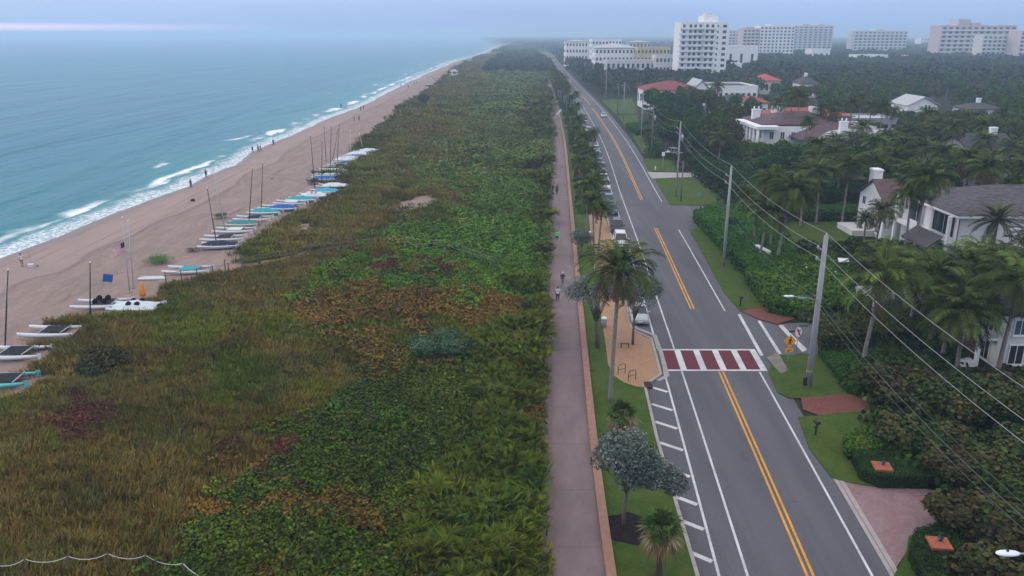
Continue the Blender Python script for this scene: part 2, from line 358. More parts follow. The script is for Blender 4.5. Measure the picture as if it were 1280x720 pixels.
col = s.mix(s.mr(s.ma('ADD', bare, s.ma('MULTIPLY', s.ma('SUBTRACT', nb_, .5), .6)), .4, .62), soil, s.mix(s.mr(nb_, .4, .65), (.25, .185, .155), (.32, .24, .20)))
DUNE = s.fin(col, .9, .1, s.bump(nb_, .7, .2))
ys = yrows(-30, 3000, .7, .01); px0 = np.interp(ys, *PATHC)
me, X, Y = grid_mesh('dune_ground', ys, dedge(ys)-.5, px0-.35, 90, lambda X, Y: dune_z(X, Y) + .0)
zz = zone_of(X, Y); near_edge = np.clip(1-(X-dedge(Y)-.3*fbm(X/2, Y/2, 3))/2.2, 0, 1)
fattr(me, 'bare', np.maximum((zz == 6)*1.0, near_edge)); o = link('dune_ground', me, None, DUNE); o['kind'] = 'structure'
# ------------------------------------------------------------------ inland ground
s = SH('inland_soil'); na = s.noise(.05, 6); nb_ = s.noise(1.2, 6)
INL = s.fin(s.mix(s.mr(nb_, .35, .65), s.mix(s.mr(na, .4, .6), (.028, .038, .016), (.045, .042, .024)), (.022, .028, .012)), .9, .1, s.bump(nb_, .6, .2))
ys = yrows(-60, 13000, 6, .05); px0 = np.interp(ys, *PATHC)
me, X, Y = grid_mesh('ground', ys, px0-.6, np.full(len(ys), 12000.0), 30, lambda X, Y: np.full_like(X, -.03), 2.2)
o = link('ground', me, None, INL); o['kind'] = 'structure'
# ------------------------------------------------------------------ scatter kit
rng = np.random.default_rng(11)
def leafset(n, kind, seed):
    """one plant tuft: returns V (n,k,3), shade (n,)"""
    r = np.random.default_rng(seed)
    if kind == 'grass':
        a = r.uniform(0, 2*np.pi, n); rad = r.uniform(0, .38, n)**.8; b = np.stack([rad*np.cos(a), rad*np.sin(a), np.zeros(n)], 1)
        lean = r.uniform(.1, .8, n); a2 = a + r.uniform(-1, 1, n); h = r.uniform(.28, .62, n)
        tip = b + np.stack([lean*h*np.cos(a2), lean*h*np.sin(a2), h], 1); mid = (b*.45+tip*.55) + np.array([0,0,.04])
        wv_ = np.stack([-np.sin(a2+.6), np.cos(a2+.6), np.zeros(n)], 1)*r.uniform(.018, .04, (n,1))
        V = np.stack([b, mid-wv_, tip, mid+wv_], 1); return V, r.uniform(.6, 1.35, n)
    if kind in ('grape', 'scrub', 'fine'):
        k = 6 if kind == 'grape' else 4
        a = r.uniform(0, 2*np.pi, n); rad = np.sqrt(r.uniform(0, 1, n))*.5; z = .42*np.sqrt(1-(rad/.52)**2) * r.uniform(.45, 1.05, n)
        c_ = np.stack([rad*np.cos(a), rad*np.sin(a), z], 1)
        nrm = np.stack([rad*np.cos(a)*1.6, rad*np.sin(a)*1.6, np.full(n, .55)], 1) + r.normal(0, .42, (n,3)); nrm /= np.linalg.norm(nrm, axis=1)[:, None]
        t1 = np.cross(nrm, r.normal(0, 1, (n,3))); t1 /= np.linalg.norm(t1, axis=1)[:, None]; t2 = np.cross(nrm, t1)
        s1 = r.uniform(.06, .105, n) if kind == 'grape' else r.uniform(.05, .09, n) if kind == 'scrub' else r.uniform(.045, .08, n)
        asp = 1.0 if kind == 'grape' else .42
        if k == 6: an = np.arange(6)*np.pi/3; V = c_[:, None] + s1[:, None, None]*(t1[:, None]*np.cos(an)[None, :, None] + t2[:, None]*asp*np.sin(an)[None, :, None])
        else: V = c_[:, None] + s1[:, None, None]*np.stack([t1, t2*asp, -t1, -t2*asp], 1)*1.3
        return V, r.uniform(.55, 1.45, n)
    if kind == 'palmetto':     # fans of strap leaves
        Vs = []; S = []
        for q in range(max(1, n//12)):
            ca = r.uniform(0, 2*np.pi); cr_ = r.uniform(0, .35); c_ = np.array([cr_*np.cos(ca), cr_*np.sin(ca), r.uniform(.3, .6)])
            up = np.array([np.cos(ca)*.6, np.sin(ca)*.6, .8]); up /= np.linalg.norm(up); sd_ = np.cross(up, [0,0,1]) + 1e-6; sd_ /= np.linalg.norm(sd_); fw = np.cross(sd_, up)
            for j in range(12):
                t = -1.5 + 3.0*j/11 + r.uniform(-.1, .1); dr = np.cos(t)*(up*.75+fw*.25) + np.sin(t)*sd_; Ln = r.uniform(.36, .55)
                tip = c_ + dr*Ln + np.array([0,0,-.10*Ln]); mid = c_ + dr*Ln*.5; wv_ = np.cross(dr, [.2,.1,1.0]); wv_ = wv_/np.linalg.norm(wv_)*.022
                Vs.append([c_, mid-wv_, tip, mid+wv_]); S.append(r.uniform(.7, 1.3))
        return np.array(Vs), np.array(S)
def bake(name, protos, pos, scl, col, material, sz=None, **tags):
    """one 'stuff' mesh from many tufts"""
    Vall = []; Call = []; var = rng.integers(0, len(protos), len(pos)); rot = rng.uniform(0, 2*np.pi, len(pos))
    for q, (PV, PS) in enumerate(protos):
        ix = np.where(var == q)[0]
        if len(ix) == 0: continue
        c_, s_ = np.cos(rot[ix]), np.sin(rot[ix]); sc_ = scl[ix]; zf = sc_ if sz is None else sz[ix]
        x = PV[None, :, :, 0]; y = PV[None, :, :, 1]; z = PV[None, :, :, 2]; e = lambda a: a[:, None, None]
        V = np.stack([(x*e(c_) - y*e(s_))*e(sc_) + e(pos[ix, 0]), (x*e(s_) + y*e(c_))*e(sc_) + e(pos[ix, 1]), z*e(zf) + e(pos[ix, 2])], -1)
        C = col[ix][:, None, :]*PS[None, :, None]*rng.uniform(.9, 1.1, (len(ix), 1, 1))
        Vall.append(V.reshape(-1, V.shape[2], 3)); Call.append(np.broadcast_to(C, (len(ix), len(PS), 3)).reshape(-1, 3))
    V = np.concatenate(Vall); C = np.concatenate(Call); k = V.shape[1]
    me = np_mesh(name, V.reshape(-1, 3), np.arange(len(V)*k).reshape(-1, k), C)
    o = link(name, me, None, material); o['kind'] = 'stuff'; tag(o, **tags); return o
def dune_points(y0, y1, dens):
    yy = np.linspace(y0, y1, 60); A = float(np.trapz(np.interp(yy, *PATHC)-.9 - dedge(yy), yy)); n = int(A*dens)
    y = rng.uniform(y0, y1, n*2); a = dedge(y); b = np.interp(y, *PATHC) - .8; wmax = (b-a).max(); x = a + rng.uniform(0, 1, n*2)*wmax
    m = x < b; x, y = x[m][:n], y[m][:n]
    px, py = pxpy(x, y); m = (px > -60) & (px < 720) & (py < 780); return x[m], y[m]
ZC = {0: (.178,.142,.040), 1: (.076,.138,.010), 2: (.135,.085,.016), 3: (.088,.118,.014), 4: (.055,.13,.085), 5: (.10,.042,.028), 7: (.135,.155,.024), 8: (.035,.04,.012), 9: (.050,.076,.008), 10: (.072,.150,.012)}
bands = [(24, 62, 9.5, 1.0, 34), (62, 100, 5.5, 1.3, 26), (100, 160, 2.4, 1.8, 22), (160, 280, .85, 2.9, 18), (280, 520, .22, 5.2, 16), (520, 1200, .035, 10.5, 16)]
acc = {k: [] for k in ('grass', 'grape', 'palmetto', 'scrub')}
for (y0, y1, dens, sc_, nl) in bands:
    x, y = dune_points(y0, y1, dens); z = zone_of(x, y); th = rng.uniform(0, 1, len(x)); near = np.zeros(len(x), bool)
    for bx_, by_ in BOATPX: g_ = G(bx_, by_); near |= (np.abs(x-g_.x) < 3.4) & (np.abs(y-g_.y+1.0) < 2.2)
    edge = (x - dedge(y)) < 2.6*fbm(x/2.5, y/2.5, 77); keep = (z != 6) & ~(edge & (th > .12)) & ~(near & (th > .05)); x, y, z = x[keep], y[keep], z[keep]
    # mix neighbouring kinds a little
    rmix = rng.uniform(0, 1, len(x)); z = np.where((z == 1) & (rmix < .07), 2, z); z = np.where((z == 0) & (rmix < .06), 7, z); z = np.where((z == 3) & (rmix < .25), 1, z); z = np.where((z == 3) & (rmix > .84), 2, z)
    lump = fbm(x/2.2, y/2.6, 61); hz = dune_z(x, y)
    woody = np.isin(z, [1, 2, 4, 8, 9, 5, 3, 10]); hz = hz + np.where(woody, .15 + .75*np.clip((lump-.3)*2, 0, 1)*np.where(np.isin(z, [5]), .4, 1), 0)
    base = np.array([ZC[int(q)] for q in z]); tone = .62 + .8*fbm(x/5, y/6, 91); hue = fbm(x/3.2, y/3.6, 97) - .5
    colr = base*tone[:, None]; colr[:, 0] *= 1 + .75*hue + rng.normal(0, .10, len(x)); colr[:, 1] *= 1 + .25*hue; colr *= rng.uniform(.8, 1.22, (len(x), 1)); fz = np.clip((y-110)/160, 0, .5)[:, None]; mm = fbm(x/11, y/26, 19)[:, None]; colr = colr*(1-fz) + fz*(np.array([.105,.150,.028])*(1-mm) + np.array([.15,.125,.045])*mm)*np.where(z == 0, 1.1, .9)[:, None]; colr *= (1-.42*np.clip((fbm(x/7, y/16, 23)-.56)*8, 0, 1)*np.clip((y-80)/60, 0, 1))[:, None]
    gscale = sc_*rng.uniform(.75, 1.35, len(x)); pos = np.stack([x, y, hz], 1)
    for kind, zs in (('grass', [0, 7]), ('grape', [1, 2, 9, 8, 10]), ('palmetto', [3]), ('scrub', [4, 5])):
        m = np.isin(z, zs); sub = np.where(m)[0]
        if kind == 'palmetto': sub = sub[rng.uniform(0, 1, len(sub)) < .55]
        if len(sub): acc[kind].append((pos[sub], gscale[sub]*(1.7 if kind == 'palmetto' else 1.25 if kind == 'scrub' else 1), colr[sub], nl))
names = {'grass': ('dune_grass', 'dry olive brown dune grass covering the seaward slope', GRASSM), 'grape': ('sea_grape_cover', 'dense low sea grape thicket in greens and rust between grass and promenade', WAX),
         'palmetto': ('palmetto_cover', 'spiky saw palmetto scrub growing along the promenade edge', LEAF), 'scrub': ('coastal_scrub', 'silvery and reddish fine leaved scrub patches within the dune', LEAF)}
for kind, lst in acc.items():
    P_ = np.concatenate([a[0] for a in lst]); S_ = np.concatenate([a[1] for a in lst]); C_ = np.concatenate([a[2] for a in lst])
    protos = [leafset({'grass': 30, 'grape': 24, 'palmetto': 60, 'scrub': 36}[kind], {'scrub': 'scrub'}.get(kind, kind), 100+q) for q in range(4)]
    nm, lab, mt = names[kind]
    bake(nm, protos, P_, S_, C_, mt, sz=S_**.6, label=lab)
# ------------------------------------------------------------------ road, promenade, pavements
CENY = np.concatenate([np.arange(-20, 300, 4.0), np.arange(300, 1500, 20.0)])
def roff(y, off):
    if off < -6.4: off += float(np.interp(y, [36, 52, 70], [.5, -.2, -.4]))
    sl = (rx(y+5)-rx(y-5))/10; return rx(y) + off*math.sqrt(1+sl*sl)
def strip(name, y0, y1, a, b, z, m, thick=0, kind='structure', curvef=roff, **k):
    ys = [y0] + [float(q) for q in CENY if y0+.5 < q < y1-.5] + [y1]
    mb = MB(); la = [(curvef(y, a), y) for y in ys]; lb = [(curvef(y, b), y) for y in ys]; n = len(ys)
    if thick:
        v = [(*p, z) for p in la] + [(*p, z) for p in lb] + [(*p, z-thick) for p in la] + [(*p, z-thick) for p in lb]
        f = [(i, n+i, n+i+1, i+1) for i in range(n-1)] + [(i, i+1, 2*n+i+1, 2*n+i) for i in range(n-1)] + [(n+i, 3*n+i, 3*n+i+1, n+i+1) for i in range(n-1)] + [(0, 2*n, 3*n, n), (n-1, 2*n-1, 4*n-1, 3*n-1)]
        mb.add(v, f)
    else: mb.add([(*p, z) for p in la] + [(*p, z) for p in lb], [(i, n+i, n+i+1, i+1) for i in range(n-1)])
    o = mb.build(name, m); 
    if kind: o['kind'] = kind
    tag(o, **k); return o
def yof(py, px=760): return G(px, py).y
# asphalt with worn wheel tracks
s = SH('asphalt'); na = s.noise(.12, 5, (1, .12, 1)); nb_ = s.noise(6, 6, (1,1,1), .7); nc = s.noise(.5, 4, (1, .25, 1))
col = s.mix(s.mr(na, .3, .7), (.094, .094, .112), (.128, .127, .145)); col = s.mix(s.mr(nc, .35, .7, 0, .5), col, (.13, .127, .138)); col = s.mix(s.mr(nb_, .4, .7, 0, .35), col, (.065, .063, .073))
tar = s.mr(s.noise(.28, 3, (1, .22, 1), .5, 1.5), .66, .68); wt = s.mr(s.noise(.62, 4, (1, .028, 1), .55, .3), .38, .66); col = s.mix(s.ma('MULTIPLY', wt, .5), col, (.075, .074, .086)); stn = s.mr(s.noise(1.1, 5, (1, .5, 1), .7), .64, .72); col = s.mix(s.ma('MULTIPLY', stn, .5), col, (.05, .049, .055)); col = s.mix(s.ma('MULTIPLY', tar, .18), col, (.05, .05, .056)); vor = s.nn('TexVoronoi'); vor.feature = 'DISTANCE_TO_EDGE'; vor.inputs['Scale'].default_value = .16; s.ln(s.tc, vor.inputs[0]); crk = s.ma('MULTIPLY', s.mr(vor.outputs['Distance'], .012, .003), s.mr(s.noise(.15, 3), .48, .6)); col = s.mix(s.ma('MULTIPLY', crk, .10), col, (.03, .03, .034))
ASPH = s.fin(col, .85, .2, s.bump(nb_, .3, .02))

def paintmat(name, c):
    s = SH(name); na = s.noise(9, 5, (1,1,1), .75); nb_ = s.noise(.5, 4); wear = s.ma('MULTIPLY', s.mr(na, .5, .62), s.mr(nb_, .4, .6, .25, .75)); return s.fin(s.mix(wear, s.mix(s.mr(nb_, .3, .7), c, tuple(q*.82 for q in c)), (.13,.13,.145)), .75, .2)
PAINT = paintmat('white_road_paint', (.60,.60,.62)); YPAINT = paintmat('yellow_road_paint', (.72,.33,.03))
CONC = mat('concrete', (.32,.30,.29), .85, .2, .15, 1.5, .3); BRICK = mat('red_crosswalk_brick', (.115,.026,.036), .8, .2, .25, 5, .3)
strip('road', -20, 1480, -6.6, 4.6, 0.0, ASPH)
yc0, yc1 = yof(462, 850), yof(438, 850)
def line(name, y0, y1, off, wd, m): return strip(name, y0, y1, off-wd/2, off+wd/2, .006, m)
line('parking_lane_line', -20, yc0-.4, -4.95, .16, PAINT); line('parking_lane_line', yc1+.4, 1400, -4.95, .16, PAINT)
line('bike_lane_line', -20, yc0-.4, -3.4, .15, PAINT); line('bike_lane_line', yc1+.4, 1400, -3.4, .15, PAINT)
for a, b in ((-20, yc0-.5), (yof(386, 860), yof(285, 820)), (yof(250, 800), yof(135, 740)), (yof(131, 740), yof(108, 715)), (yof(104, 715), 1400)):
    line('centre_line', a, b, -.17, .15, YPAINT); line('centre_line', a, b, .17, .15, YPAINT)
for a, b in ((-20, yc0-.5), (yof(389, 905), yof(287, 850)), (yof(252, 830), 1400)): line('edge_line', a, b, 3.35, .15, PAINT)
strip('gutter', -20, yof(592, 1030), 4.3, 4.55, .036, CONC); strip('gutter', -20, yof(592, 1030), 4.62, 4.9, .036, CONC)
# crosswalk
ya, yb = yc0, yc1
strip('crosswalk_brick', ya, yb, -4.9, 4.05, .004, BRICK)
strip('crosswalk_border', ya-.3, ya, -5.0, 4.1, .009, PAINT); strip('crosswalk_border', yb, yb+.3, -5.0, 4.1, .009, PAINT)
for q in range(5):
    c0 = -3.2 + q*1.75; p0 = [(roff(ya, c0-.25), ya), (roff(ya, c0+.3), ya), (roff(yb, c0+.3), yb), (roff(yb, c0-.25), yb)]
    sheet('crosswalk_bar', p0, .008, PAINT)
# angled hatching beside the parking lane
def hatch(px0, py0, px1, py1, wd=.34):
    a = G(px0, py0); b = G(px1, py1); b.x = roff(b.y, -5.05)-.08; a.x = b.x-1.45; a.y = b.y+1.15; d = (b-a).normalized(); n_ = Vector((-d.y, d.x, 0))*wd/2
    sheet('hatch_bar', [a-n_, b-n_, b+n_, a+n_], .010, PAINT)
for q in ((818,484,839,490),(822,506,845,513),(828,529,850,536),(836,556,860,563),(844,588,866,596),(855,621,875,631),(861,650,883,662),(871,688,894,702),(881,735,906,752)): hatch(*q)
# verge, kerbs and plaza on the sea side
s = SH('verge_grass'); nb_ = s.noise(3.2, 7, (1,1,1), .8); na = s.noise(.5, 6, (1,1,1), .7)
VG = s.fin(s.mix(s.mr(nb_, .42, .66, 0, .75), s.mix(s.mr(na, .35, .65), (.030, .085, .009), (.062, .108, .017)), (.10, .095, .034)), .9, .1, s.bump(nb_, .8, .12))
s = SH('tan_paving'); vo = s.nn('TexBrick'); mp = s.nn('Mapping'); s.ln(s.tc, mp.inputs[0]); s.ln(mp.outputs[0], vo.inputs[0]); vo.inputs['Scale'].default_value = 2.2
vo.inputs['Color1'].default_value = (.40,.235,.135,1); vo.inputs['Color2'].default_value = (.33,.19,.11,1); vo.inputs['Mortar'].default_value = (.22,.14,.09,1); vo.inputs['Mortar Size'].default_value = .008
nb_ = s.noise(.9, 5); TAN = s.fin(s.mix(s.mr(nb_, .35, .7, 0, .45), vo.outputs[0], (.25, .165, .12)), .85, .2)
s = SH('promenade_paving'); nb_ = s.noise(.6, 6, (1,.4,1), .65); nc = s.noise(8, 4)
wvn = s.nn('TexWave'); wvn.wave_type = 'BANDS'; wvn.bands_direction = 'Y'; wvn.inputs['Scale'].default_value = .052; s.ln(s.tc, wvn.inputs[0])
jt = s.mr(wvn.outputs[0], .9985, 1.0)
col = s.mix(s.mr(nb_, .3, .7), (.172, .130, .138), (.225, .172, .178)); col = s.mix(s.mr(nc, .45, .7, 0, .4), col, (.17, .12, .12)); col = s.mix(s.ma('MULTIPLY', jt, .4), col, (.12, .085, .09))
PROM = s.fin(col, .85, .2)
def poff(y, off): return pathx(y) + off
PW = 2.75; PEND = yof(92, 680)
strip('promenade', -20, PEND, 0, PW, .03, PROM, curvef=poff)
strip('sand_strip', -20, PEND, -.75, 0, .012, mat('sandy_kerb_strip', (.20,.15,.14), .9, .1, .2, 2), curvef=poff)
strip('promenade_wall', -20, PEND, PW-.05, PW+.5, .36, mat('salmon_stone', (.29,.165,.12), .8, .2, .14, 2.2, .3), thick=.4, kind=None, curvef=poff, label='long low salmon stone wall along the promenade edge', cat='low wall')
def sea_verge():
    pts = []; ys = [y for y in CENY if y <= 1400]
    L_ = [(poff(y, PW+.5), y) for y in ys]; R_ = [(max(roff(y, -6.55), poff(y, PW+.6)), y) for y in ys]; n = len(ys)
    o = MB().add([(*p, .1) for p in L_] + [(*p, .1) for p in R_], [(i, n+i, n+i+1, i+1) for i in range(n-1)]).build('verge_grass', VG); o['kind'] = 'structure'
sea_verge()
yb0, yb1 = yof(479, 810), yof(396, 785)
strip('kerb', -20, yb0, -6.72, -6.5, .14, CONC, thick=.2); strip('kerb', yb1, 1400, -6.72, -6.5, .14, CONC, thick=.2)
plaza = [(735,262),(752,262),(764,292),(784,394),(789,410),(795,416),(814,424),(820,445),(826,469),(804,484),(795,483),(780,478),(767,469),(760,455),(757,430),(752,398),(742,330)]
pxsheet('plaza', plaza, .125, TAN)
kp = [G(a, b) for a, b in [(784,394),(789,410),(795,416),(814,424),(820,445),(826,469),(804,484)]]
kb = MB()
for a, b in zip(kp, kp[1:]):
    d = (b-a).normalized(); n_ = Vector((d.y, -d.x, 0))*.11; kb.prism([a-n_, b-n_, b+n_, a+n_], -.02, .15)
o = kb.build('plaza_kerb', CONC); o['kind'] = 'structure'
kp2 = [G(a, b) for a, b in [(789,402),(795,410),(818,419),(826,440),(834,470),(822,476)]]
gb = MB()
gz_ = .012
for a, b in zip(kp2, kp2[1:]):
    gz_ += .003
    d = (b-a).normalized(); n_ = Vector((d.y, -d.x, 0))*.2; gb.add([a-n_+Vector((0,0,gz_)), b-n_+Vector((0,0,gz_)), b+n_+Vector((0,0,gz_)), a+n_+Vector((0,0,gz_))], [(0,1,2,3)])
o = gb.build('gutter', CONC); o['kind'] = 'structure'
sheet('mulch', [(G(783,662)+Vector((math.cos(t)*1.5*(1+.12*math.sin(3*t)), math.sin(t)*1.6*(1+.1*math.cos(5*t)), 0))).to_tuple() for t in [k*math.pi/12 for k in range(24)]], .106, mat('dark_mulch', (.022,.018,.018), .95, .05, .3, 6, .6, 12))
# --- landward side: pavements, side streets, lawns, drives
strip('road_shoulder', -20, 1400, 4.58, 4.85, .003, ASPH)
ROADG = ASPH
pxsheet('side_street', [(905,381),(925,386),(949,400),(972,405),(1012,403),(1060,408),(1090,420),(1075,447),(1020,443),(1000,442),(962,449),(950,452)], .004, ROADG)
pxsheet('side_street', [(822,262),(838,256),(905,258),(990,256),(985,276),(905,287),(880,284),(866,290),(850,300)], .004, ROADG)
for q in (((922,393),(925.5,392.5),(954.5,444),(950.5,445)), ((947,401),(950.5,400.5),(977,442),(973,443)), ((973,407),(978,406),(1009,437),(1003,440)), ((875,260),(879,259),(888,264),(883,265)), ((877,283),(881,282),(884,284),(880,285))):
    pxsheet('crossing_line', q, .012, PAINT)
DRIVE = mat('driveway_concrete', (.34,.32,.32), .85, .2, .12, 1.0)
pxsheet('driveway', [(809,215),(868,216),(874,221),(815,223)], .03, DRIVE)
BRK = mat('brick_paving', (.10,.035,.028), .85, .15, .4, 9, .4, 15, col2=(.21,.085,.068))
pxsheet('brick_forecourt', [(924,388),(949,384),(984,383),(994,398),(972,405),(949,399)], .10, BRK)
pxsheet('brick_driveway', [(1001,497),(1040,494),(1089,491),(1100,500),(1092,513),(1060,515),(1024,519),(1004,512)], .09, BRK)
s = SH('pink_paver'); bt = s.nn('TexBrick'); mp = s.nn('Mapping'); mp.inputs['Rotation'].default_value = (0,0,.6); s.ln(s.tc, mp.inputs[0]); s.ln(mp.outputs[0], bt.inputs[0]); bt.inputs['Scale'].default_value = 3.0
bt.inputs['Color1'].default_value = (.27,.17,.17,1); bt.inputs['Color2'].default_value = (.20,.115,.125,1); bt.inputs['Mortar'].default_value = (.12,.08,.085,1); bt.inputs['Mortar Size'].default_value = .012
nb_ = s.noise(.8, 5); PINK = s.fin(s.mix(s.mr(nb_, .35, .7, 0, .4), bt.outputs[0], (.26,.22,.24)), .8, .2)
pxsheet('paver_driveway', [(1040,597),(1062,603),(1098,609),(1150,608),(1200,625),(1190,650),(1172,657),(1136,670),(1133,690),(1116,716)], .03, PINK)
LAWN = VG
def lawn(pts, z=.08): return pxsheet('lawn', pts, z, LAWN)
lawn([(818,223),(868,222),(885,235),(903,247),(902,256),(838,256)]); lawn([(803,198),(845,200),(850,215),(811,214)])
lawn([(752,125),(790,123),(797,142),(768,142)]); lawn([(772,145),(797,143),(800,160),(785,163)]); lawn([(788,165),(800,165),(812,190),(803,192)])
lawn([(862,287),(880,283),(900,312),(930,345),(962,382),(924,387),(905,365)]); lawn([(965,444),(1015,443),(1053,485),(1060,493),(989,498),(973,491),(962,468)])
lawn([(998,521),(1024,519),(1087,512),(1100,530),(1100,570),(1098,609),(1062,603),(1040,597),(1012,560)]); lawn([(1116,722),(1133,690),(1136,670),(1172,657),(1230,690),(1230,760),(1130,760)])
lawn([(940,288),(990,277),(1078,277),(1080,302),(1030,312),(945,310)]); lawn([(1015,443),(1095,440),(1180,447),(1170,480),(1060,492)], .07)
pxsheet('kerb_ramp', [(958,447),(972,440),(986,463),(976,467)], .10, mat('worn_concrete', (.19,.175,.16), .9, .1, .2, 2))
# ------------------------------------------------------------------ plants: meshes
def kites(c_, nrm, size, asp, r):
    t1 = np.cross(nrm, r.normal(0, 1, nrm.shape)); t1 /= np.linalg.norm(t1, axis=1)[:, None]; t2 = np.cross(nrm, t1)
    sz = size[:, None]; return np.stack([c_ + t1*sz, c_ + t2*sz*asp, c_ - t1*sz, c_ - t2*sz*asp], 1)
def crown_mesh(name, seed, rx_, rz_, nl, nleaf, lsize, cols, flat=.7, asp=.7, spread=.62, hexa=False):
    """leaf clumps spread over several uneven lobes; origin at the crown's centre"""
    r = np.random.default_rng(seed); a = r.uniform(0, 2*np.pi, nl); q = np.sqrt(r.uniform(0.05, 1, nl))*spread
    LC = np.stack([q*np.cos(a)*rx_, q*np.sin(a)*rx_, r.uniform(-.35, .55, nl)*rz_*(1.1-q)], 1); LR = r.uniform(.28, .52, nl)*rx_
    li = r.choice(nl, nleaf, p=LR**2/np.sum(LR**2)); d = r.normal(0, 1, (nleaf, 3)); d[:, 2] = d[:, 2]*.9 + .25; d /= np.linalg.norm(d, axis=1)[:, None]
    rad = r.uniform(.55, 1.0, nleaf)**.6*(1 + .18*(fbm(d[:, 0]*3+li, d[:, 1]*3, seed)-.5)*2); c_ = LC[li] + d*(LR[li]*rad)[:, None]*np.array([1, 1, flat])
    sub = r.normal(0, 1, (nleaf, 3))*.05*rx_; c_ = c_ + sub*r.integers(0, 2, nleaf)[:, None]
    nrm = d*.7 + r.normal(0, .5, (nleaf, 3)) + np.array([0,0,.35]); nrm /= np.linalg.norm(nrm, axis=1)[:, None]; size = lsize*r.uniform(.6, 1.25, nleaf)
    cols = np.array(cols); lt = r.uniform(0, 1, nl); t = np.clip(lt[li] + r.normal(0, .28, nleaf), 0, .999)*(len(cols)-1); i0 = t.astype(int); f = (t-i0)[:, None]
    C = cols[i0]*(1-f) + cols[np.minimum(i0+1, len(cols)-1)]*f; C = C*r.uniform(.6, 1.4, (nleaf, 1))
    if hexa:
        t1 = np.cross(nrm, r.normal(0, 1, nrm.shape)); t1 /= np.linalg.norm(t1, axis=1)[:, None]; t2 = np.cross(nrm, t1); an = np.arange(6)*np.pi/3
        V = c_[:, None] + size[:, None, None]*(t1[:, None]*np.cos(an)[None, :, None] + t2[:, None]*np.sin(an)[None, :, None])
    else: V = kites(c_, nrm, size, asp, r)
    k = V.shape[1]; me = np_mesh(name, V.reshape(-1, 3), np.arange(nleaf*k).reshape(-1, k), C); return me, LC
BARK = mat('grey_bark', (.12,.10,.085), .9, .1, .3, 4, .5, 18); PBARK = mat('palm_bark', (.21,.185,.17), .9, .1, .25, 5, .5, 14); PBARKD = mat('dark_palm_bark', (.07,.052,.04), .9, .1, .3, 8, .8, 10)
def limbs(name, base_h, LC, zoff, r0=.22, lean=(0,0), multi=1, m=BARK):
    mb = MB()
    for q in range(multi):
        off = Vector((random.uniform(-.25,.25), random.uniform(-.25,.25), 0))*(multi > 1); top = Vector((lean[0], lean[1], base_h)) + off
        mid = Vector((lean[0]*.35+random.uniform(-.15,.15), lean[1]*.3+random.uniform(-.15,.15), base_h*.5)) + off*.8
        mb.tube([off*.6+Vector((0,0,-.2)), mid, top], [r0*1.25, r0, r0*.8], 7)
        for k, c in enumerate(LC[:7]):
            e = Vector((c[0]*.85, c[1]*.85, zoff+c[2])); md = top.lerp(e, .5) + Vector((0,0,-.15*abs(e.x)*.2))
            mb.tube([top, md, e], [r0*.55, r0*.32, r0*.1], 5)
    return mb.mesh(name)
GRN = [[(0.019,0.044,0.007),(0.035,0.074,0.010),(0.060,0.105,0.016)], [(0.024,0.043,0.009),(0.042,0.066,0.011),(0.073,0.089,0.018)], [(0.016,0.049,0.010),(0.026,0.076,0.015),(0.046,0.111,0.018)], [(0.041,0.036,0.013),(0.060,0.054,0.016),(0.067,0.083,0.018)]]
BROAD = []
for q in range(6):
    me, LC = crown_mesh('crown', 200+q, 4.0, 3.0, 11+q, 3000, .27, GRN[q % 4], flat=.75); me.materials.append(LEAF)
    tm = limbs('trunk', 3.2, LC, 5.0); tm.materials.append(BARK); BROAD.append((me, tm))
FARB = []
for q in range(4):
    me, LC = crown_mesh('crown', 230+q, 4.0, 3.0, 10, 900, .46, GRN[q % 4], flat=.75); me.materials.append(LEAF)
    tm = limbs('trunk', 3.2, LC, 5.0); tm.materials.append(BARK); FARB.append((me, tm))
TREES = []     # (object, kind phrase, photo x, photo y) for the labels
def add_tree(name, crown_me, trunk_me, x, y, z, sx, sz, rz, cz, kindp, cat, grp, czs=None):
    t = empty(name, (x, y, z), rz); t.scale = (sx, sx, sz)
    link('crown', crown_me, t).location = (0, 0, cz); link('trunk', trunk_me, t)
    tag(t, None, cat, grp); TREES.append((t, kindp, cat)); return t
def broadleaf(x, y, h, rad, kindp='bushy green tree', grp='leafy trees among the houses', q=None, far=False):
    P_ = FARB if far else BROAD; me, tm = P_[random.randrange(len(P_)) if q is None else q]
    return add_tree('broadleaf_tree', me, tm, x, y, 0, rad/4.6, h/7.4, random.uniform(0, 6.28), 5.0, kindp, 'tree', grp)
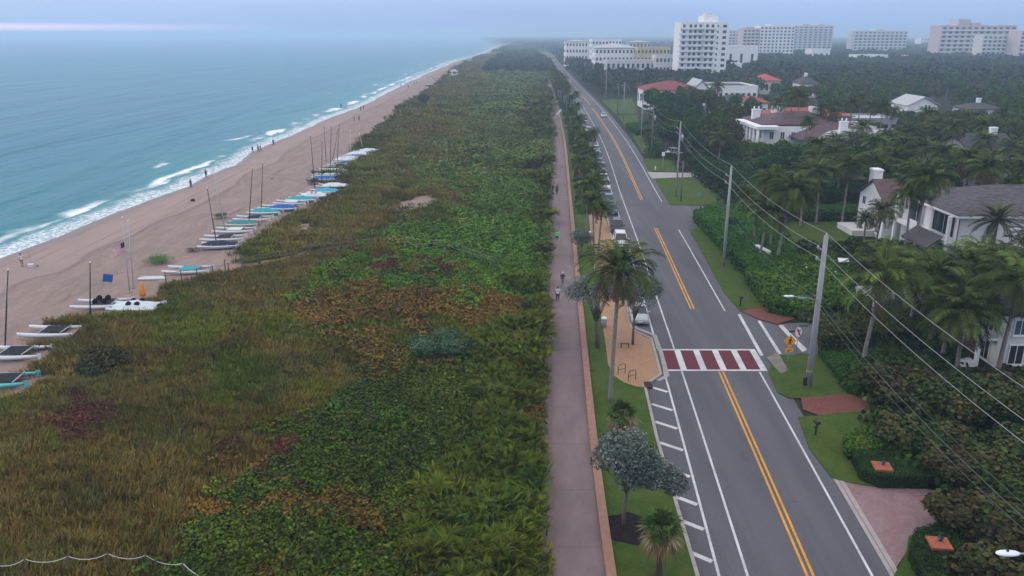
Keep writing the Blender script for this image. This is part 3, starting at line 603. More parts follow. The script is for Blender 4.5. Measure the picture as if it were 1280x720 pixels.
# --- coconut palm
def frond_palm(name, seed, nf=24, fl=3.0, drop=1.0, brown=.15, leafl=.95, npair=26, green=((.034,.062,.011),(.068,.098,.018)), stiff=False):
    r = np.random.default_rng(seed); V = []; C = []
    for k in range(nf):
        az = k*2.399 + r.uniform(-.2, .2); t = k/nf; el = (1.25 - 1.75*t)*(1 if not stiff else .95) + r.uniform(-.12, .12); Ln = fl*r.uniform(.85, 1.1)
        dead = t > 1-brown and r.uniform() < .8; g = np.array(green[0])*(1-r.uniform()) + np.array(green[1])*r.uniform(); c = np.array([.10,.062,.03]) if dead else g*r.uniform(.75, 1.25)
        h = np.array([math.cos(az), math.sin(az), 0]); side = np.array([-math.sin(az), math.cos(az), 0]); p = np.array([0,0,0.]); e = el; pts = [p]; dirs = []
        for j in range(10):
            dr = h*math.cos(e) + np.array([0,0,math.sin(e)]); dirs.append(dr); p = p + dr*Ln/10; pts.append(p); e -= drop*(.055 + .024*j)*(1.6 if dead else 1)
        pts = np.array(pts); dirs.append(dirs[-1]); dirs = np.array(dirs)
        for j in range(10):       # midrib
            w_ = .035*(1-j/11); V.append([pts[j]-side*w_, pts[j+1]-side*w_*.8, pts[j+1]+side*w_*.8, pts[j]+side*w_]); C.append(np.array([.13,.11,.04]) if not dead else c)
        for j in range(npair):
            u = .10 + .88*j/(npair-1); f = u*10; i0 = min(int(f), 9); b = pts[i0]*(1-(f-i0)) + pts[i0+1]*(f-i0); dr = dirs[i0]; up = np.cross(dr, side); up = up/np.linalg.norm(up); up = up if up[2] > 0 else -up
            ll = leafl*math.sin(math.pi*(.12+.82*u))**.6*r.uniform(.85, 1.1)
            for s_ in (-1, 1):
                ld = side*s_*.78 + dr*.55 + up*(.25 if stiff else .12); ld /= np.linalg.norm(ld); tip = b + ld*ll + np.array([0,0,-(.10 if stiff else .34)*ll]); md = b + ld*ll*.5; wv_ = dr*(.055 if npair > 15 else .12)
                V.append([b-wv_*.5, md-wv_, tip, md+wv_]); C.append(c*r.uniform(.75, 1.25)*(1.12 if s_ > 0 else .9))
    V = np.array(V); me = np_mesh(name, V.reshape(-1, 3), np.arange(len(V)*4).reshape(-1, 4), np.array(C)); me.materials.append(LEAF); return me
COCO = [frond_palm('crown', 300+q, 32+q, 3.2, 1.05, .12+.08*(q % 3)) for q in range(5)]
COCOF = [frond_palm('crown', 320+q, 24, 3.1, 1.05, .22, 1.0, 11) for q in range(3)]
DATE = [frond_palm('crown', 340+q, 46, 2.9, .62, .12, .5, 24, ((.05,.07,.03),(.085,.10,.045)), True) for q in range(2)]
def palm_trunk(h, lean, r0=.17, m=PBARK):
    pts = [(lean[0]*(t**1.6), lean[1]*(t**1.6), h*t) for t in [0, .06, .2, .4, .6, .8, 1.0]]; return MB().tube([(pts[0][0], pts[0][1], -.2)] + pts[1:], [r0*1.5, r0*1.15, r0, r0*.9, r0*.85, r0*.8, r0*.85], 8).mesh('trunk')
def coconut(x, y, h, lean=(0,0), scale=1.0, me=None, kindp='coconut palm', grp='coconut palms', name='coconut_palm', far=False, r0=.17, m=PBARK):
    t = empty(name, (x, y, 0)); me = me or random.choice(COCOF if far else COCO); tm = palm_trunk(h, lean, r0*max(.8, scale**.5)); tm.materials.append(m)
    link('trunk', tm, t); c = link('crown', me, t); c.location = (lean[0], lean[1], h-.05); c.rotation_euler = (0, 0, random.uniform(0, 6.28)); c.scale = (scale,)*3
    tag(t, None, 'palm', grp); TREES.append((t, kindp, 'palm')); return t
def sabal_mesh(seed, nf=34, R_=1.0):
    r = np.random.default_rng(seed); V = []; C = []
    for k in range(nf):
        t = k/nf; el = 1.35 - 2.35*t + r.uniform(-.15, .15); az = k*2.399; dead = t > .66; dr = np.array([math.cos(az)*math.cos(el), math.sin(az)*math.cos(el), math.sin(el)])
        side = np.array([-math.sin(az), math.cos(az), 0]); up = np.cross(dr, side); c0 = dr*R_*r.uniform(.3, .45); base = np.array([.15,.10,.045]) if dead else np.array([.045,.085,.02])*r.uniform(.7, 1.4)
        if .52 < t <= .66: base = np.array([.20,.17,.09])
        V.append([np.zeros(3), c0*.5-side*.02, c0, c0*.5+side*.02]); C.append(base)
        for j in range(14):
            a = -1.25 + 2.5*j/13; ld = dr*math.cos(a) + side*math.sin(a) + up*r.uniform(-.15, .15); Ln = R_*r.uniform(.5, .7)*(1-.2*abs(a)); tip = c0 + ld*Ln + np.array([0,0,-.22*R_*(1.2 if dead else .7)]); md = c0 + ld*Ln*.55; wv_ = np.cross(ld, up)*.035*R_
            V.append([c0, md-wv_, tip, md+wv_]); C.append(base*r.uniform(.7, 1.3))
    V = np.array(V); me = np_mesh('crown', V.reshape(-1, 3), np.arange(len(V)*4).reshape(-1, 4), np.array(C)); me.materials.append(LEAF); return me
SABAL = [sabal_mesh(400+q) for q in range(3)]
# ------------------------------------------------------------------ hedges: clipped box shapes with leafy skin
def hedge(name, poly, h, cols, leaf=.07, dens=95, label=None, cat='hedge', grp=None, zb=0.0, rough=.08, hexa=False, bulge=0):
    """poly: ground points (world). A solid leafy block"""
    P_ = [Vector((p[0], p[1], 0)) for p in poly]; n = len(P_); r = np.random.default_rng(abs(hash((round(P_[0].x, 2), round(P_[0].y, 2)))) % 9999)
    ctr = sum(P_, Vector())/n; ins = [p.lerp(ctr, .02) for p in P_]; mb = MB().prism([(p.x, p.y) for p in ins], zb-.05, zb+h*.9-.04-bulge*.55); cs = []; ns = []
    area = abs(sum(P_[i].x*P_[(i+1) % n].y - P_[(i+1) % n].x*P_[i].y for i in range(n)))/2
    xs = np.array([p.x for p in P_]); ys_ = np.array([p.y for p in P_]); m_ = int(area*dens*2.2) + 30
    m_ = min(m_, 60000); X = r.uniform(xs.min(), xs.max(), m_); Y = r.uniform(ys_.min(), ys_.max(), m_); ins_ = np.zeros(m_, bool); j = n-1
    for i in range(n):
        c_ = ((ys_[i] > Y) != (ys_[j] > Y)) & (X < (xs[j]-xs[i])*(Y-ys_[i])/(ys_[j]-ys_[i]+1e-9)+xs[i]); ins_ ^= c_; j = i
    X, Y = X[ins_], Y[ins_]; Z = zb + h + rough*2*(fbm(X*1.2, Y*1.2, 5)-.5) + r.normal(0, rough*.4, len(X)) - bulge*((X-ctr.x)**2+(Y-ctr.y)**2)/max(area, 1)
    cs.append(np.stack([X, Y, Z], 1)); ns.append(np.tile([0,0,1.0], (len(X), 1)))
    for i in range(n):
        a, b = P_[i], P_[(i+1) % n]; L_ = (b-a).length; k = int(L_*h*dens*.75); t = r.uniform(0, 1, k); zz = r.uniform(0, 1, k)*h; d = (b-a).normalized(); nn_ = np.array([d.y, -d.x, 0])
        if ((a+b)/2-ctr).dot(Vector(nn_)) < 0: nn_ = -nn_
        q = np.stack([a.x+(b.x-a.x)*t, a.y+(b.y-a.y)*t, zb+zz], 1) + nn_[None]*(rough*2*(fbm(t*L_*1.2, zz*1.2, 6)-.4))[:, None]; cs.append(q); ns.append(np.tile(nn_, (k, 1)))
    c_ = np.concatenate(cs); nr = np.concatenate(ns) + r.normal(0, .55, (len(c_), 3)); nr /= np.linalg.norm(nr, axis=1)[:, None]
    size = leaf*r.uniform(.6, 1.4, len(c_)); cols = np.array(cols); t = np.clip(fbm(c_[:, 0]*.8+c_[:, 2]*.6, c_[:, 1]*.8, 8)*1.8-.4 + r.normal(0, .2, len(c_)), 0, .999)*(len(cols)-1); i0 = t.astype(int); f = (t-i0)[:, None]
    C = (cols[i0]*(1-f) + cols[np.minimum(i0+1, len(cols)-1)]*f)*r.uniform(.6, 1.4, (len(c_), 1))
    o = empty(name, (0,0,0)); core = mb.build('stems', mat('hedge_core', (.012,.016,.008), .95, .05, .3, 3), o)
    if hexa:
        t1 = np.cross(nr, r.normal(0, 1, nr.shape)); t1 /= np.linalg.norm(t1, axis=1)[:, None]; t2 = np.cross(nr, t1); an = np.arange(6)*np.pi/3
        V = c_[:, None] + size[:, None, None]*(t1[:, None]*np.cos(an)[None, :, None] + t2[:, None]*np.sin(an)[None, :, None])
    else: V = kites(c_, nr, size, .6, r)
    k = V.shape[1]; link('foliage', np_mesh('foliage', V.reshape(-1, 3), np.arange(len(V)*k).reshape(-1, k), C), o, LEAF)
    return tag(o, label, cat, grp)
def pxhedge(pts, h, cols, **k): return hedge(k.pop('name', 'hedge'), [G(a, b) for a, b in pts], h, cols, **k)
HG = [(0.025,0.085,0.010),(0.040,0.132,0.015),(0.062,0.155,0.018)]; HD = [(0.014,0.036,0.008),(0.022,0.057,0.010),(0.036,0.078,0.015)]; HY = [(0.027,0.078,0.008),(0.062,0.132,0.014),(0.098,0.155,0.018)]; HR = [(0.040,0.034,0.011),(0.040,0.070,0.014),(0.083,0.078,0.018)]
# ------------------------------------------------------------------ buildings
WH = mat('white_stucco', (.80,.80,.80), .8, .2, .05, .6, .1, 20); WH2 = mat('offwhite_stucco', (.60,.59,.56), .8, .2, .06, .5); CREAM = mat('cream_stucco', (.55,.47,.30), .8, .2, .06, .5)
PNK = mat('pink_stucco', (.56,.45,.45), .8, .2, .06, .4); TRIM = mat('white_trim', (.75,.76,.78), .6, .3, .04, 2); GLASS = mat('dark_glass', (.02,.028,.035), .12, .5, .3, .6); GREYW = mat('grey_wall', (.30,.31,.33), .8, .2, .08, .6)
GLB = mat('blue_grey_glass', (.06,.09,.12), .2, .5, .3, .6)
def tilemat(name, c1, c2, scale=3.2, axis='X'):
    s = SH(name); wvn = s.nn('TexWave'); wvn.wave_type = 'BANDS'; wvn.bands_direction = axis; wvn.inputs['Scale'].default_value = scale/6.28*2; wvn.inputs['Distortion'].default_value = .3; s.ln(s.tc, wvn.inputs[0])
    wv2_ = s.nn('TexWave'); wv2_.wave_type = 'BANDS'; wv2_.bands_direction = 'Z'; wv2_.inputs['Scale'].default_value = 1.3; s.ln(s.tc, wv2_.inputs[0]); nb_ = s.noise(1.2, 6, (1,1,1), .65)
    col = s.mix(s.mr(nb_, .35, .65), c1, c2); col = s.mix(s.mr(wv2_.outputs[0], .0, .15, .55, 0), col, tuple(q*.45 for q in c1)); return s.fin(col, .75, .2, s.bump(wvn.outputs[0], .6, .08))
TGREY = tilemat('grey_roof_tile', (.065,.058,.07), (.11,.098,.11)); TPURP = tilemat('mauve_roof_tile', (.095,.055,.065), (.145,.09,.098)); TRED = tilemat('terracotta_roof_tile', (.26,.065,.045), (.36,.10,.07)); TDARK = mat('dark_shingle', (.07,.065,.07), .85, .15, .2, 2)
TWHT = mat('white_roof', (.42,.43,.46), .8, .2, .08, .4); TMAR = tilemat('maroon_roof_tile', (.19,.035,.045), (.27,.06,.065))
class House:
    def __init__(s, name, x, y, label, cat, grp=None):
        s.e = empty(name, (x, y, 0), 0, label, cat, grp); s.o = Vector((-x, -y, 0)); s.c = {}
    def put(s, nm, mb, m, parent=None, lab=None):
        o = link(nm, mb.mesh(nm), parent or s.e, m)
        if parent is None: o.location = s.o
        if lab: o['label'] = lab
        return o
    def wall(s, x0, x1, y0, y1, z0, z1, m=None): return s.put('wall', MB().box(x0, x1, y0, y1, z0, z1), m or WH)
    def hip(s, x0, x1, y0, y1, z, h, m, ov=.7):
        x0 -= ov; x1 += ov; y0 -= ov; y1 += ov; w_, d_ = x1-x0, y1-y0; k = min(w_, d_)/2
        a, b = ((x0+k, (y0+y1)/2), (x1-k, (y0+y1)/2)) if w_ >= d_ else (((x0+x1)/2, y0+k), ((x0+x1)/2, y1-k)); t = .22
        v = [(x0,y0,z),(x1,y0,z),(x1,y1,z),(x0,y1,z),(x0,y0,z+t),(x1,y0,z+t),(x1,y1,z+t),(x0,y1,z+t),(*a,z+h),(*b,z+h)]
        f = [(0,3,2,1),(0,1,5,4),(1,2,6,5),(2,3,7,6),(3,0,4,7)]
        f += [(4,5,9,8),(5,6,9),(6,7,8,9),(7,4,8)] if w_ >= d_ else [(4,5,8),(5,6,9,8),(6,7,9),(7,4,8,9)]
        return s.put('roof', MB().add(v, f), m)
    def gable(s, x0, x1, y0, y1, z, h, m, axis='x', ov=.4, wallm=None):
        a, b, c, d = (x0-ov, x1+ov, y0-ov, y1+ov); t = .18
        if axis == 'x':
            ym = (y0+y1)/2; v = []
            for x in (a, b): v += [(x,c,z-.1),(x,ym,z+h),(x,d,z-.1),(x,d,z-.1+t),(x,ym,z+h+t),(x,c,z-.1+t)]
            if wallm: s.put('gable_wall', MB().add([(x0,y0,z),(x0,y1,z),(x0,ym,z+h-.1),(x1,y0,z),(x1,y1,z),(x1,ym,z+h-.1)], [(0,2,1),(3,4,5),(0,3,5,2),(1,2,5,4),(0,1,4,3)]), wallm)
        else:
            xm = (x0+x1)/2; v = []
            for y in (c, d): v += [(a,y,z-.1),(xm,y,z+h),(b,y,z-.1),(b,y,z-.1+t),(xm,y,z+h+t),(a,y,z-.1+t)]
            if wallm: s.put('gable_wall', MB().add([(x0,y0,z),(x1,y0,z),(xm,y0,z+h-.1),(x0,y1,z),(x1,y1,z),(xm,y1,z+h-.1)], [(0,1,2),(3,5,4),(0,2,5,3),(1,4,5,2),(0,3,4,1)]), wallm)
        f = [(0,1,2,3,4,5)[::-1], (6,7,8,9,10,11)] + [(i,(i+1)%6,(i+1)%6+6,i+6) for i in range(6)]
        return s.put('roof', MB().add(v, f), m)
    def flat(s, x0, x1, y0, y1, z, m, par=.5, wm=None):
        s.put('roof', MB().box(x0+.25, x1-.25, y0+.25, y1-.25, z-.1, z+.06), m); mb = MB(); t = .3; e = .06
        mb.box(x0-e, x1+e, y0-e, y0+t, z-.05, z+par).box(x0-e, x1+e, y1-t, y1+e, z-.05, z+par).box(x0-e, x0+t, y0+t+.002, y1-t-.002, z-.05, z+par).box(x1-t, x1+e, y0+t+.002, y1-t-.002, z-.05, z+par); return s.put('parapet', mb, wm or WH)
    def win(s, face, a, pos, z, w_, h_, far=False, glass=None, mull=1):
        """face W (wall plane x=pos, centre y=a) or S (wall plane y=pos, centre x=a)"""
        key = (face, round(w_, 2), round(h_, 2), far, mull)
        if key not in s.c:
            fr = MB(); t = .09; gp = MB(); hw, hh = w_/2, h_/2
            if far: gp.box(-hw, hw, -.06, .02, -hh, hh)
            else:
                for q in ((-hw, -hw+t, -hh, hh), (hw-t, hw, -hh, hh), (-hw+t, hw-t, hh-t, hh), (-hw+t, hw-t, -hh, -hh+t)): fr.box(q[0], q[1], -.1, .02, q[2], q[3])
                for k in range(1, mull+1): xx = -hw + w_*k/(mull+1); fr.box(xx-.03, xx+.03, -.08, .0, -hh+t, hh-t)
                fr.box(-hw-.08, hw+.08, -.16, .02, -hh-.1, -hh); gp.box(-hw+t-.01, hw-t+.01, -.05, .01, -hh+t-.01, hh-t+.01)
            s.c[key] = (fr.mesh('window') if not far else None, gp.mesh('pane' if not far else 'window'))
        fm, gm = s.c[key]
        o = link('window', fm if fm else gm, s.e, TRIM if fm else (glass or GLASS))
        o.location = (pos, a, z) if face == 'W' else (a, pos, z); o.location += s.o
        if face == 'W': o.rotation_euler = (0, 0, -math.pi/2)
        if fm: link('pane', gm, o, glass or GLASS)
        return o
    def chimney(s, x, y, z0, z1, w_=.9, d_=.7, pots=0):
        o = s.put('chimney', MB().box(x-w_/2, x+w_/2, y-d_/2, y+d_/2, z0, z1).box(x-w_/2-.1, x+w_/2+.1, y-d_/2-.1, y+d_/2+.1, z1-.28, z1-.08), WH)
        for k in range(pots): s.put('chimney_pot', MB().tube([(x-w_*.28+k*w_*.56, y, z1-.05), (x-w_*.28+k*w_*.56, y, z1+.7)], [.2, .16], 8), WH, o)
        return o
HBOX = []      # footprints kept free of trees
# grey-roofed white house facing the road (right middle)
h = House('house', 55, 96, 'white two-storey house with grey tiled roof, wide dark windows and striped grey awning', 'house')
h.wall(55, 84, 96, 110.5, 0, 6.9); h.hip(55, 84, 96, 110.4, 6.9, 2.6, TGREY, .8)
h.put('roof_trim', MB().box(54.05, 54.22, 95.1, 111.2, 6.78, 7.0).box(54.22, 84.9, 95.05, 95.2, 6.78, 7.0), TRIM)
h.put('balcony', MB().box(53.9, 55, 96, 110.4, 3.1, 3.5), WH)
for yy in (96.25, 103.2, 110.0): h.put('column', MB().box(53.65, 54.0, yy-.22, yy+.22, 0, 6.8), WH)
h.win('W', 99.6, 55, 5.15, 5.4, 2.7, mull=1); h.win('W', 106.6, 55, 5.15, 4.2, 2.7, mull=1)
h.win('W', 98.6, 55, 1.5, 2.2, 2.6); h.win('W', 102.9, 55, 1.5, 2.2, 2.6)
s = SH('striped_awning'); wvn = s.nn('TexWave'); wvn.bands_direction = 'Y'; wvn.inputs['Scale'].default_value = .62; s.ln(s.tc, wvn.inputs[0]); AWN = s.fin(s.mix(s.mr(wvn.outputs[0], .45, .6), (.06,.055,.065), (.17,.16,.18)), .8, .1)
h.put('awning', MB().add([(53.6,96.8,4.1),(53.6,103.4,4.1),(51.7,103.4,2.7),(51.7,96.8,2.7),(53.6,96.8,4.0),(53.6,103.4,4.0),(51.7,103.4,2.45),(51.7,96.8,2.45)], [(0,3,2,1),(4,5,6,7),(0,4,7,3),(1,2,6,5),(2,3,7,6),(0,1,5,4)]), AWN)
h.put('downpipe', MB().tube([(54.8,95.85,0),(54.8,95.85,6.8)], .08, 6), TDARK)
for xx in (59, 64, 70, 76): h.win('S', xx, 96, 5.0, 1.5, 1.7); h.win('S', xx, 96, 1.6, 1.5, 1.7)
HBOX.append((52.5, 84, 95, 109))
h = House('house', 53, 109, 'white gabled wing with tall chimney and shuttered windows, left of the grey-roofed house', 'house')
h.wall(52.8, 63, 111.4, 120, 0, 5.3); h.gable(52.8, 63, 111.4, 120, 5.3, 2.6, TPURP, 'x', .4, WH); h.chimney(54.0, 118.2, 4.6, 9.2, 1.2, 1.8)
for yy, zz in ((113.0,1.6),(114.6,1.6),(118.0,1.6)): h.win('W', yy, 52.8, zz, 1.1, 1.9)
h.win('W', 118.2, 52.8, 4.5, 1.2, 1.3); h.win('W', 113.6, 52.8, 4.5, 1.2, 1.3); h.win('S', 54.0, 111.4, 3.6, 1.0, 1.4); h.put('terrace', MB().box(49.5, 52.75, 113.5, 119, 0, .9), WH2)
HBOX.append((49, 64, 109, 120))
# house at the right edge, white with balcony
h = House('house', 42, 66, 'white balconied house half hidden by palms at the right edge above the hedge', 'house')
h.wall(42.6, 62, 65.5, 77, 0, 4.9, WH2); h.hip(42.0, 62, 65.5, 77, 4.9, 1.5, TGREY, .5)
h.put('balcony', MB().box(41.0, 42.6, 65.5, 74, 2.45, 2.65), WH); rl = MB()
for q in range(29): rl.box(41.0, 41.06, 65.6+q*.29, 65.66+q*.29, 2.65, 3.5)
rl.box(40.98, 41.1, 65.5, 74, 3.5, 3.58); h.put('railing', rl, TRIM); rl = MB()
for yy in (65.7, 68.4, 71.2, 73.8): h.put('column', MB().box(41.0, 41.3, yy-.15, yy+.15, 0, 2.45).box(41.0, 41.3, yy-.15, yy+.15, 2.65, 4.85), WH)
for yy in (67, 70, 73): h.win('W', yy, 42.6, 3.7, 1.4, 1.6, glass=GLB); h.win('W', yy, 42.6, 1.15, 1.4, 1.9)
for xx in (44.4, 47.5, 50.5): h.win('S', xx, 65.5, 3.7, 1.3, 1.5, glass=GLB); h.win('S', xx, 65.5, 1.15, 1.4, 1.9)
h.put('garden_step', MB().box(39.5, 41.0, 65.4, 68.5, 0, .5), WH); HBOX.append((39, 62, 64, 80))
h = House('house', 50, 72, 'small white-roofed structure behind the palms beside the balconied house', 'house'); h.wall(57, 70, 84, 92, 0, 3.6, WH2); h.flat(57, 70, 84, 92, 3.6, TWHT, .35); h.win('W', 88, 57, 1.9, 1.4, 1.6); HBOX.append((56, 71, 83, 93))
h = House('carport', 38, 78, 'low white flat carport roof behind the clipped hedge below the big palms', 'carport'); a = G(1088, 402); b = G(1165, 400)
h.put('roof', MB().box(a.x, b.x, a.y, a.y+4.5, 2.2, 2.42), TWHT)
for xx in (a.x+.2, b.x-.2):
    for yy in (a.y+.2, a.y+4.3): h.put('post', MB().box(xx-.1, xx+.1, yy-.1, yy+.1, 0, 2.2), TRIM)
h.put('wall', MB().box(a.x+.3, b.x-.3, a.y+4.1, a.y+4.2, 0, 2.15), GREYW); HBOX.append((a.x, b.x, a.y-2, a.y+5))
# colonnaded mansion
p = G(933, 182)
h = House('mansion', p.x, p.y, 'white colonnaded mansion with mauve tiled roofs and twin chimney pots', 'house'); X0, Y0 = G(954, 196).x, G(954, 196).y
h.wall(X0, X0+17, Y0+1.5, Y0+18, 0, 7.0); h.hip(X0+.4, X0+21, Y0+3, Y0+19, 7.3, 2.6, TPURP, .9); h.put('portico_roof', MB().box(X0-2.6, X0+3, Y0-1.2, Y0+17.5, 6.6, 7.3), TRIM)
for k in range(7): h.put('column', MB().tube([(X0-2.1, Y0-.8+k*2.9, 0), (X0-2.1, Y0-.8+k*2.9, 6.6)], [.36, .30], 10), WH)
for k in range(5): h.win('W', Y0+3.4+k*3.0, X0, 5.0, 1.3, 2.0, glass=GLB); h.win('W', Y0+3.4+k*3.0, X0, 1.6, 1.3, 2.4)
for k in range(3): h.win('S', X0+2+k*2.6, Y0+1.5, 4.9, 1.1, 1.8, glass=GLB)
h.chimney(X0+1.2, Y0+13, 6.8, 10.2, 2.0, 1.0, 2); h.wall(X0+9, X0+24, Y0-4.5, Y0+6, 0, 4.6); h.hip(X0+7, X0+26, Y0-6, Y0+7, 4.7, 3.0, TPURP, .8)
for k in range(5): h.win('S', X0+10.6+k*2.9, Y0-4.5, 2.6, 1.3, 1.7)
h.wall(X0+16.5, X0+30, Y0+8, Y0+20, 0, 6.0); h.flat(X0+16.5, X0+30, Y0+8, Y0+20, 6.0, TWHT, .4); HBOX.append((X0-4, X0+31, Y0-7, Y0+21))
h = House('house', X0+30, Y0, 'pale-roofed white house with paired chimneys, right of the colonnaded mansion', 'house'); p = G(1030, 205)
h.wall(p.x, p.x+24, p.y, p.y+12, 0, 4.8); h.hip(p.x, p.x+24, p.y, p.y+12, 4.8, 2.5, TWHT, .7); h.chimney(p.x+5, p.y+4, 6.0, 9.2, 1.8, .9, 2)
for k in range(6): h.win('S', p.x+2+k*3.6, p.y, 2.7, 1.4, 1.6)
HBOX.append((p.x-1, p.x+25, p.y-2, p.y+13))
def villa(label, px0, px1, yb, yt, depth, rm, wm=WH2, rh=2.0, kind='hip', name='house', nwin=5, floors=1, chim=None, grp=None, cat='house', ov=.7, glass=None, penth=None, far=None, ax='x'):
    a = G(px0, yb); b = G(px1, yb); H_ = HT((px0+px1)/2, yb, yt); far = (a.y > 230) if far is None else far
    h = House(name, (a.x+b.x)/2, a.y, label, cat, grp); h.wall(a.x, b.x, a.y, a.y+depth, 0, H_, wm)
    if kind == 'hip': h.hip(a.x, b.x, a.y, a.y+depth, H_, rh, rm, ov)
    elif kind == 'gable': h.gable(a.x, b.x, a.y, a.y+depth, H_, rh, rm, ax, ov, wm)
    else: h.flat(a.x, b.x, a.y, a.y+depth, H_, rm, .6, wm)
    fh = H_/floors
    for f_ in range(floors):
        for k in range(nwin): h.win('S', a.x+(b.x-a.x)*(k+.5)/nwin, a.y, fh*(f_+.52), min(1.8, (b.x-a.x)/nwin*.5), fh*.42, far=far, glass=glass)
        for k in range(max(1, int(depth/5))):
            if a.x > 0: h.win('W', a.y+depth*(k+.5)/max(1, int(depth/5)), a.x, fh*(f_+.52), 1.6, fh*.42, far=far, glass=glass)
    if chim: h.chimney(a.x+chim*(b.x-a.x), a.y+depth*.5, H_, H_+rh+1.4, 1.3, .9)
    HBOX.append((a.x-1, b.x+1, a.y-2, a.y+depth+1)); return h, a, b, H_
v_ = villa
h, a, b, H_ = v_('long grey-walled villa with terracotta roofs and white gable stacks behind the palm row', 962, 1062, 172, 146, 16, TRED, GREYW, 2.0, 'hip', nwin=7, chim=.2)
h.wall(a.x+1.5, a.x+3.0, a.y-1, a.y+6, 0, H_+2.6, WH2); h.wall(a.x+12, a.x+13.2, a.y-1.2, a.y+5, 0, H_+2.6, WH2)
v_('low white villa with flat grey roof behind the row of palms, right of terracotta roofs', 1062, 1120, 170, 150, 14, TWHT, GREYW, 1.5, 'flat', nwin=6)
v_('white-roofed house with arched gable peeking out of the trees right of centre', 1132, 1168, 160, 132, 12, TWHT, WH, 2.6, 'gable', nwin=3, ax='y')
v_('dark-roofed house with white gable trim beyond the date palms, right edge', 1205, 1262, 226, 188, 11, TDARK, WH, 2.6, 'gable', nwin=4, chim=.8)
v_('low house with dark roof and white ridge cap among brown treetops', 1208, 1250, 155, 137, 10, TDARK, WH, 2.0, 'hip', nwin=3, chim=.5)
v_('pale low garden house with shaded window band behind the tall central palm', 1145, 1200, 246, 222, 8, TWHT, WH2, 1.4, 'hip', nwin=4)
v_('grey shingled roof house partly hidden behind the grey-tiled roof', 1182, 1262, 262, 240, 9, TGREY, WH2, 2.0, 'gable', nwin=5)
v_('grey low wall house under dense palms, left of the gabled wing', 1038, 1078, 246, 225, 8, TDARK, GREYW, 1.2, 'hip', nwin=3)
v_('maroon-roofed white house beside the road trees below the apartment tower', 806, 878, 137, 113, 20, TMAR, WH, 3.2, 'hip', nwin=8)
v_('white house with bright gable end, touching the right of the maroon roof', 868, 882, 137, 110, 16, TWHT, WH, 3.0, 'gable', nwin=2, ax='y')
v_('long flat white building with dark roof deck below the apartment tower', 882, 945, 136, 109, 26, TDARK, WH, 2, 'flat', nwin=9)
v_('pale villa with grey roof in front of the long flat white building', 895, 948, 146, 128, 12, TDARK, WH2, 2.4, 'hip', nwin=5)
v_('small white house with terracotta lean-to roof left of the twin palms', 933, 958, 152, 129, 12, TRED, WH, 2.0, 'hip', nwin=3)
v_('house with bright red tiled roof beyond the flat white building', 948, 974, 118, 101, 16, mat('red_tile', (.42,.075,.06), .7, .2, .15, 2), WH2, 2.8, 'hip', nwin=4)
v_('dark steep-roofed house with a white chimney in the mid trees', 1000, 1020, 122, 105, 12, TDARK, WH, 3.4, 'hip', nwin=3, chim=.5)
v_('small white garden pavilion roof beside dark trees right of the utility poles', 863, 877, 156, 150, 5, TWHT, WH, .8, 'flat', nwin=3)
FARV = [('white terraced houses left of the pair among distant treetops', 1069, 1088, 84, 69, 18), ('white flat villa right of the pair among distant treetops', 1092, 1108, 84, 69, 18), ('lone small white villa in the distant trees under the middle condominium', 1127, 1139, 82, 70, 14),
 ('pink-roofed low house in the haze right of the white grid apartment block', 1013, 1036, 80, 62, 20), ('flat white parking block below the pink apartment tower', 905, 945, 92, 58, 20), ('tiny white villa in the far trees before the pink condominium', 1221, 1239, 84, 75, 14), ('tiny white cottage in trees at the far right edge', 1262, 1276, 112, 100, 12),
 ('low white roof glowing behind the trees right of the tower base', 905, 926, 98, 80, 14), ('small pale house between distant palms left of the red gable', 1030, 1042, 96, 85, 12)]
for lab, a_, b_, yb, yt, dp in FARV: v_(lab, a_, b_, yb, yt, dp, TWHT, WH, 1.0, 'flat', nwin=3)
# apartment tower
def tower():
    a = G(847, 106); b = G(904, 106); Hh = HT(875, 106, 29.5); W_ = b.x-a.x; D_ = 20
    h = House('apartment_tower', (a.x+b.x)/2, a.y, 'tall white twelve-storey apartment tower with stacked balconies above the trees', 'tower'); x0, x1, y0 = a.x, b.x, a.y; nf = 11; fh = Hh/nf
    h.wall(x0, x0+W_*.49, y0, y0+D_, 0, Hh); h.wall(x0+W_*.49+.01, x1, y0-2.5, y0+D_, 0, Hh+.8); h.wall(x0+W_*.5, x0+W_*.8, y0+2, y0+D_-3, Hh+.8, Hh+4.6, WH)
    h.put('roof_box', MB().box(x0+W_*.56, x0+W_*.7, y0+4, y0+D_-6, Hh+4.6, Hh+6.0), WH2); h.flat(x0, x0+W_*.49, y0, y0+D_, Hh+.02, TWHT, .9)
    for f_ in range(nf):
        z = fh*f_ + fh*.55; zf = fh*f_
        for u in (.07, .21, .31, .42): h.win('S', x0+W_*u, y0, z, 1.5, 1.75, far=True)
        for u in (.545, .66): h.win('S', x0+W_*u, y0-2.5, z, 1.6, 1.75, far=True)
        h.win('S', x0+W_*.775, y0-2.5, z, .9, 1.1, far=True); h.win('S', x0+W_*.92, y0-2.5, z, 2.1, 1.5, far=True)
        bm = MB().box(x0+W_*.0-1.0, x0+W_*.13, y0-1.5, y0-.02, zf-.12, zf+.1).box(x0-1.0, x0+W_*.13, y0-1.5, y0-1.38, zf+.1, zf+1.05).box(x0+W_*.16, x0+W_*.485, y0-1.5, y0-.02, zf-.12, zf+.1).box(x0+W_*.16, x0+W_*.485, y0-1.5, y0-1.38, zf+.1, zf+1.05)
        bm.box(x0+W_*.495, x0+W_*.72, y0-4.0, y0-2.52, zf-.12, zf+.1).box(x0+W_*.495, x0+W_*.72, y0-4.0, y0-3.88, zf+.1, zf+1.05)
        if f_: h.put('balcony', bm, TRIM)
    HBOX.append((x0-3, x1+3, y0-5, y0+D_))
tower()
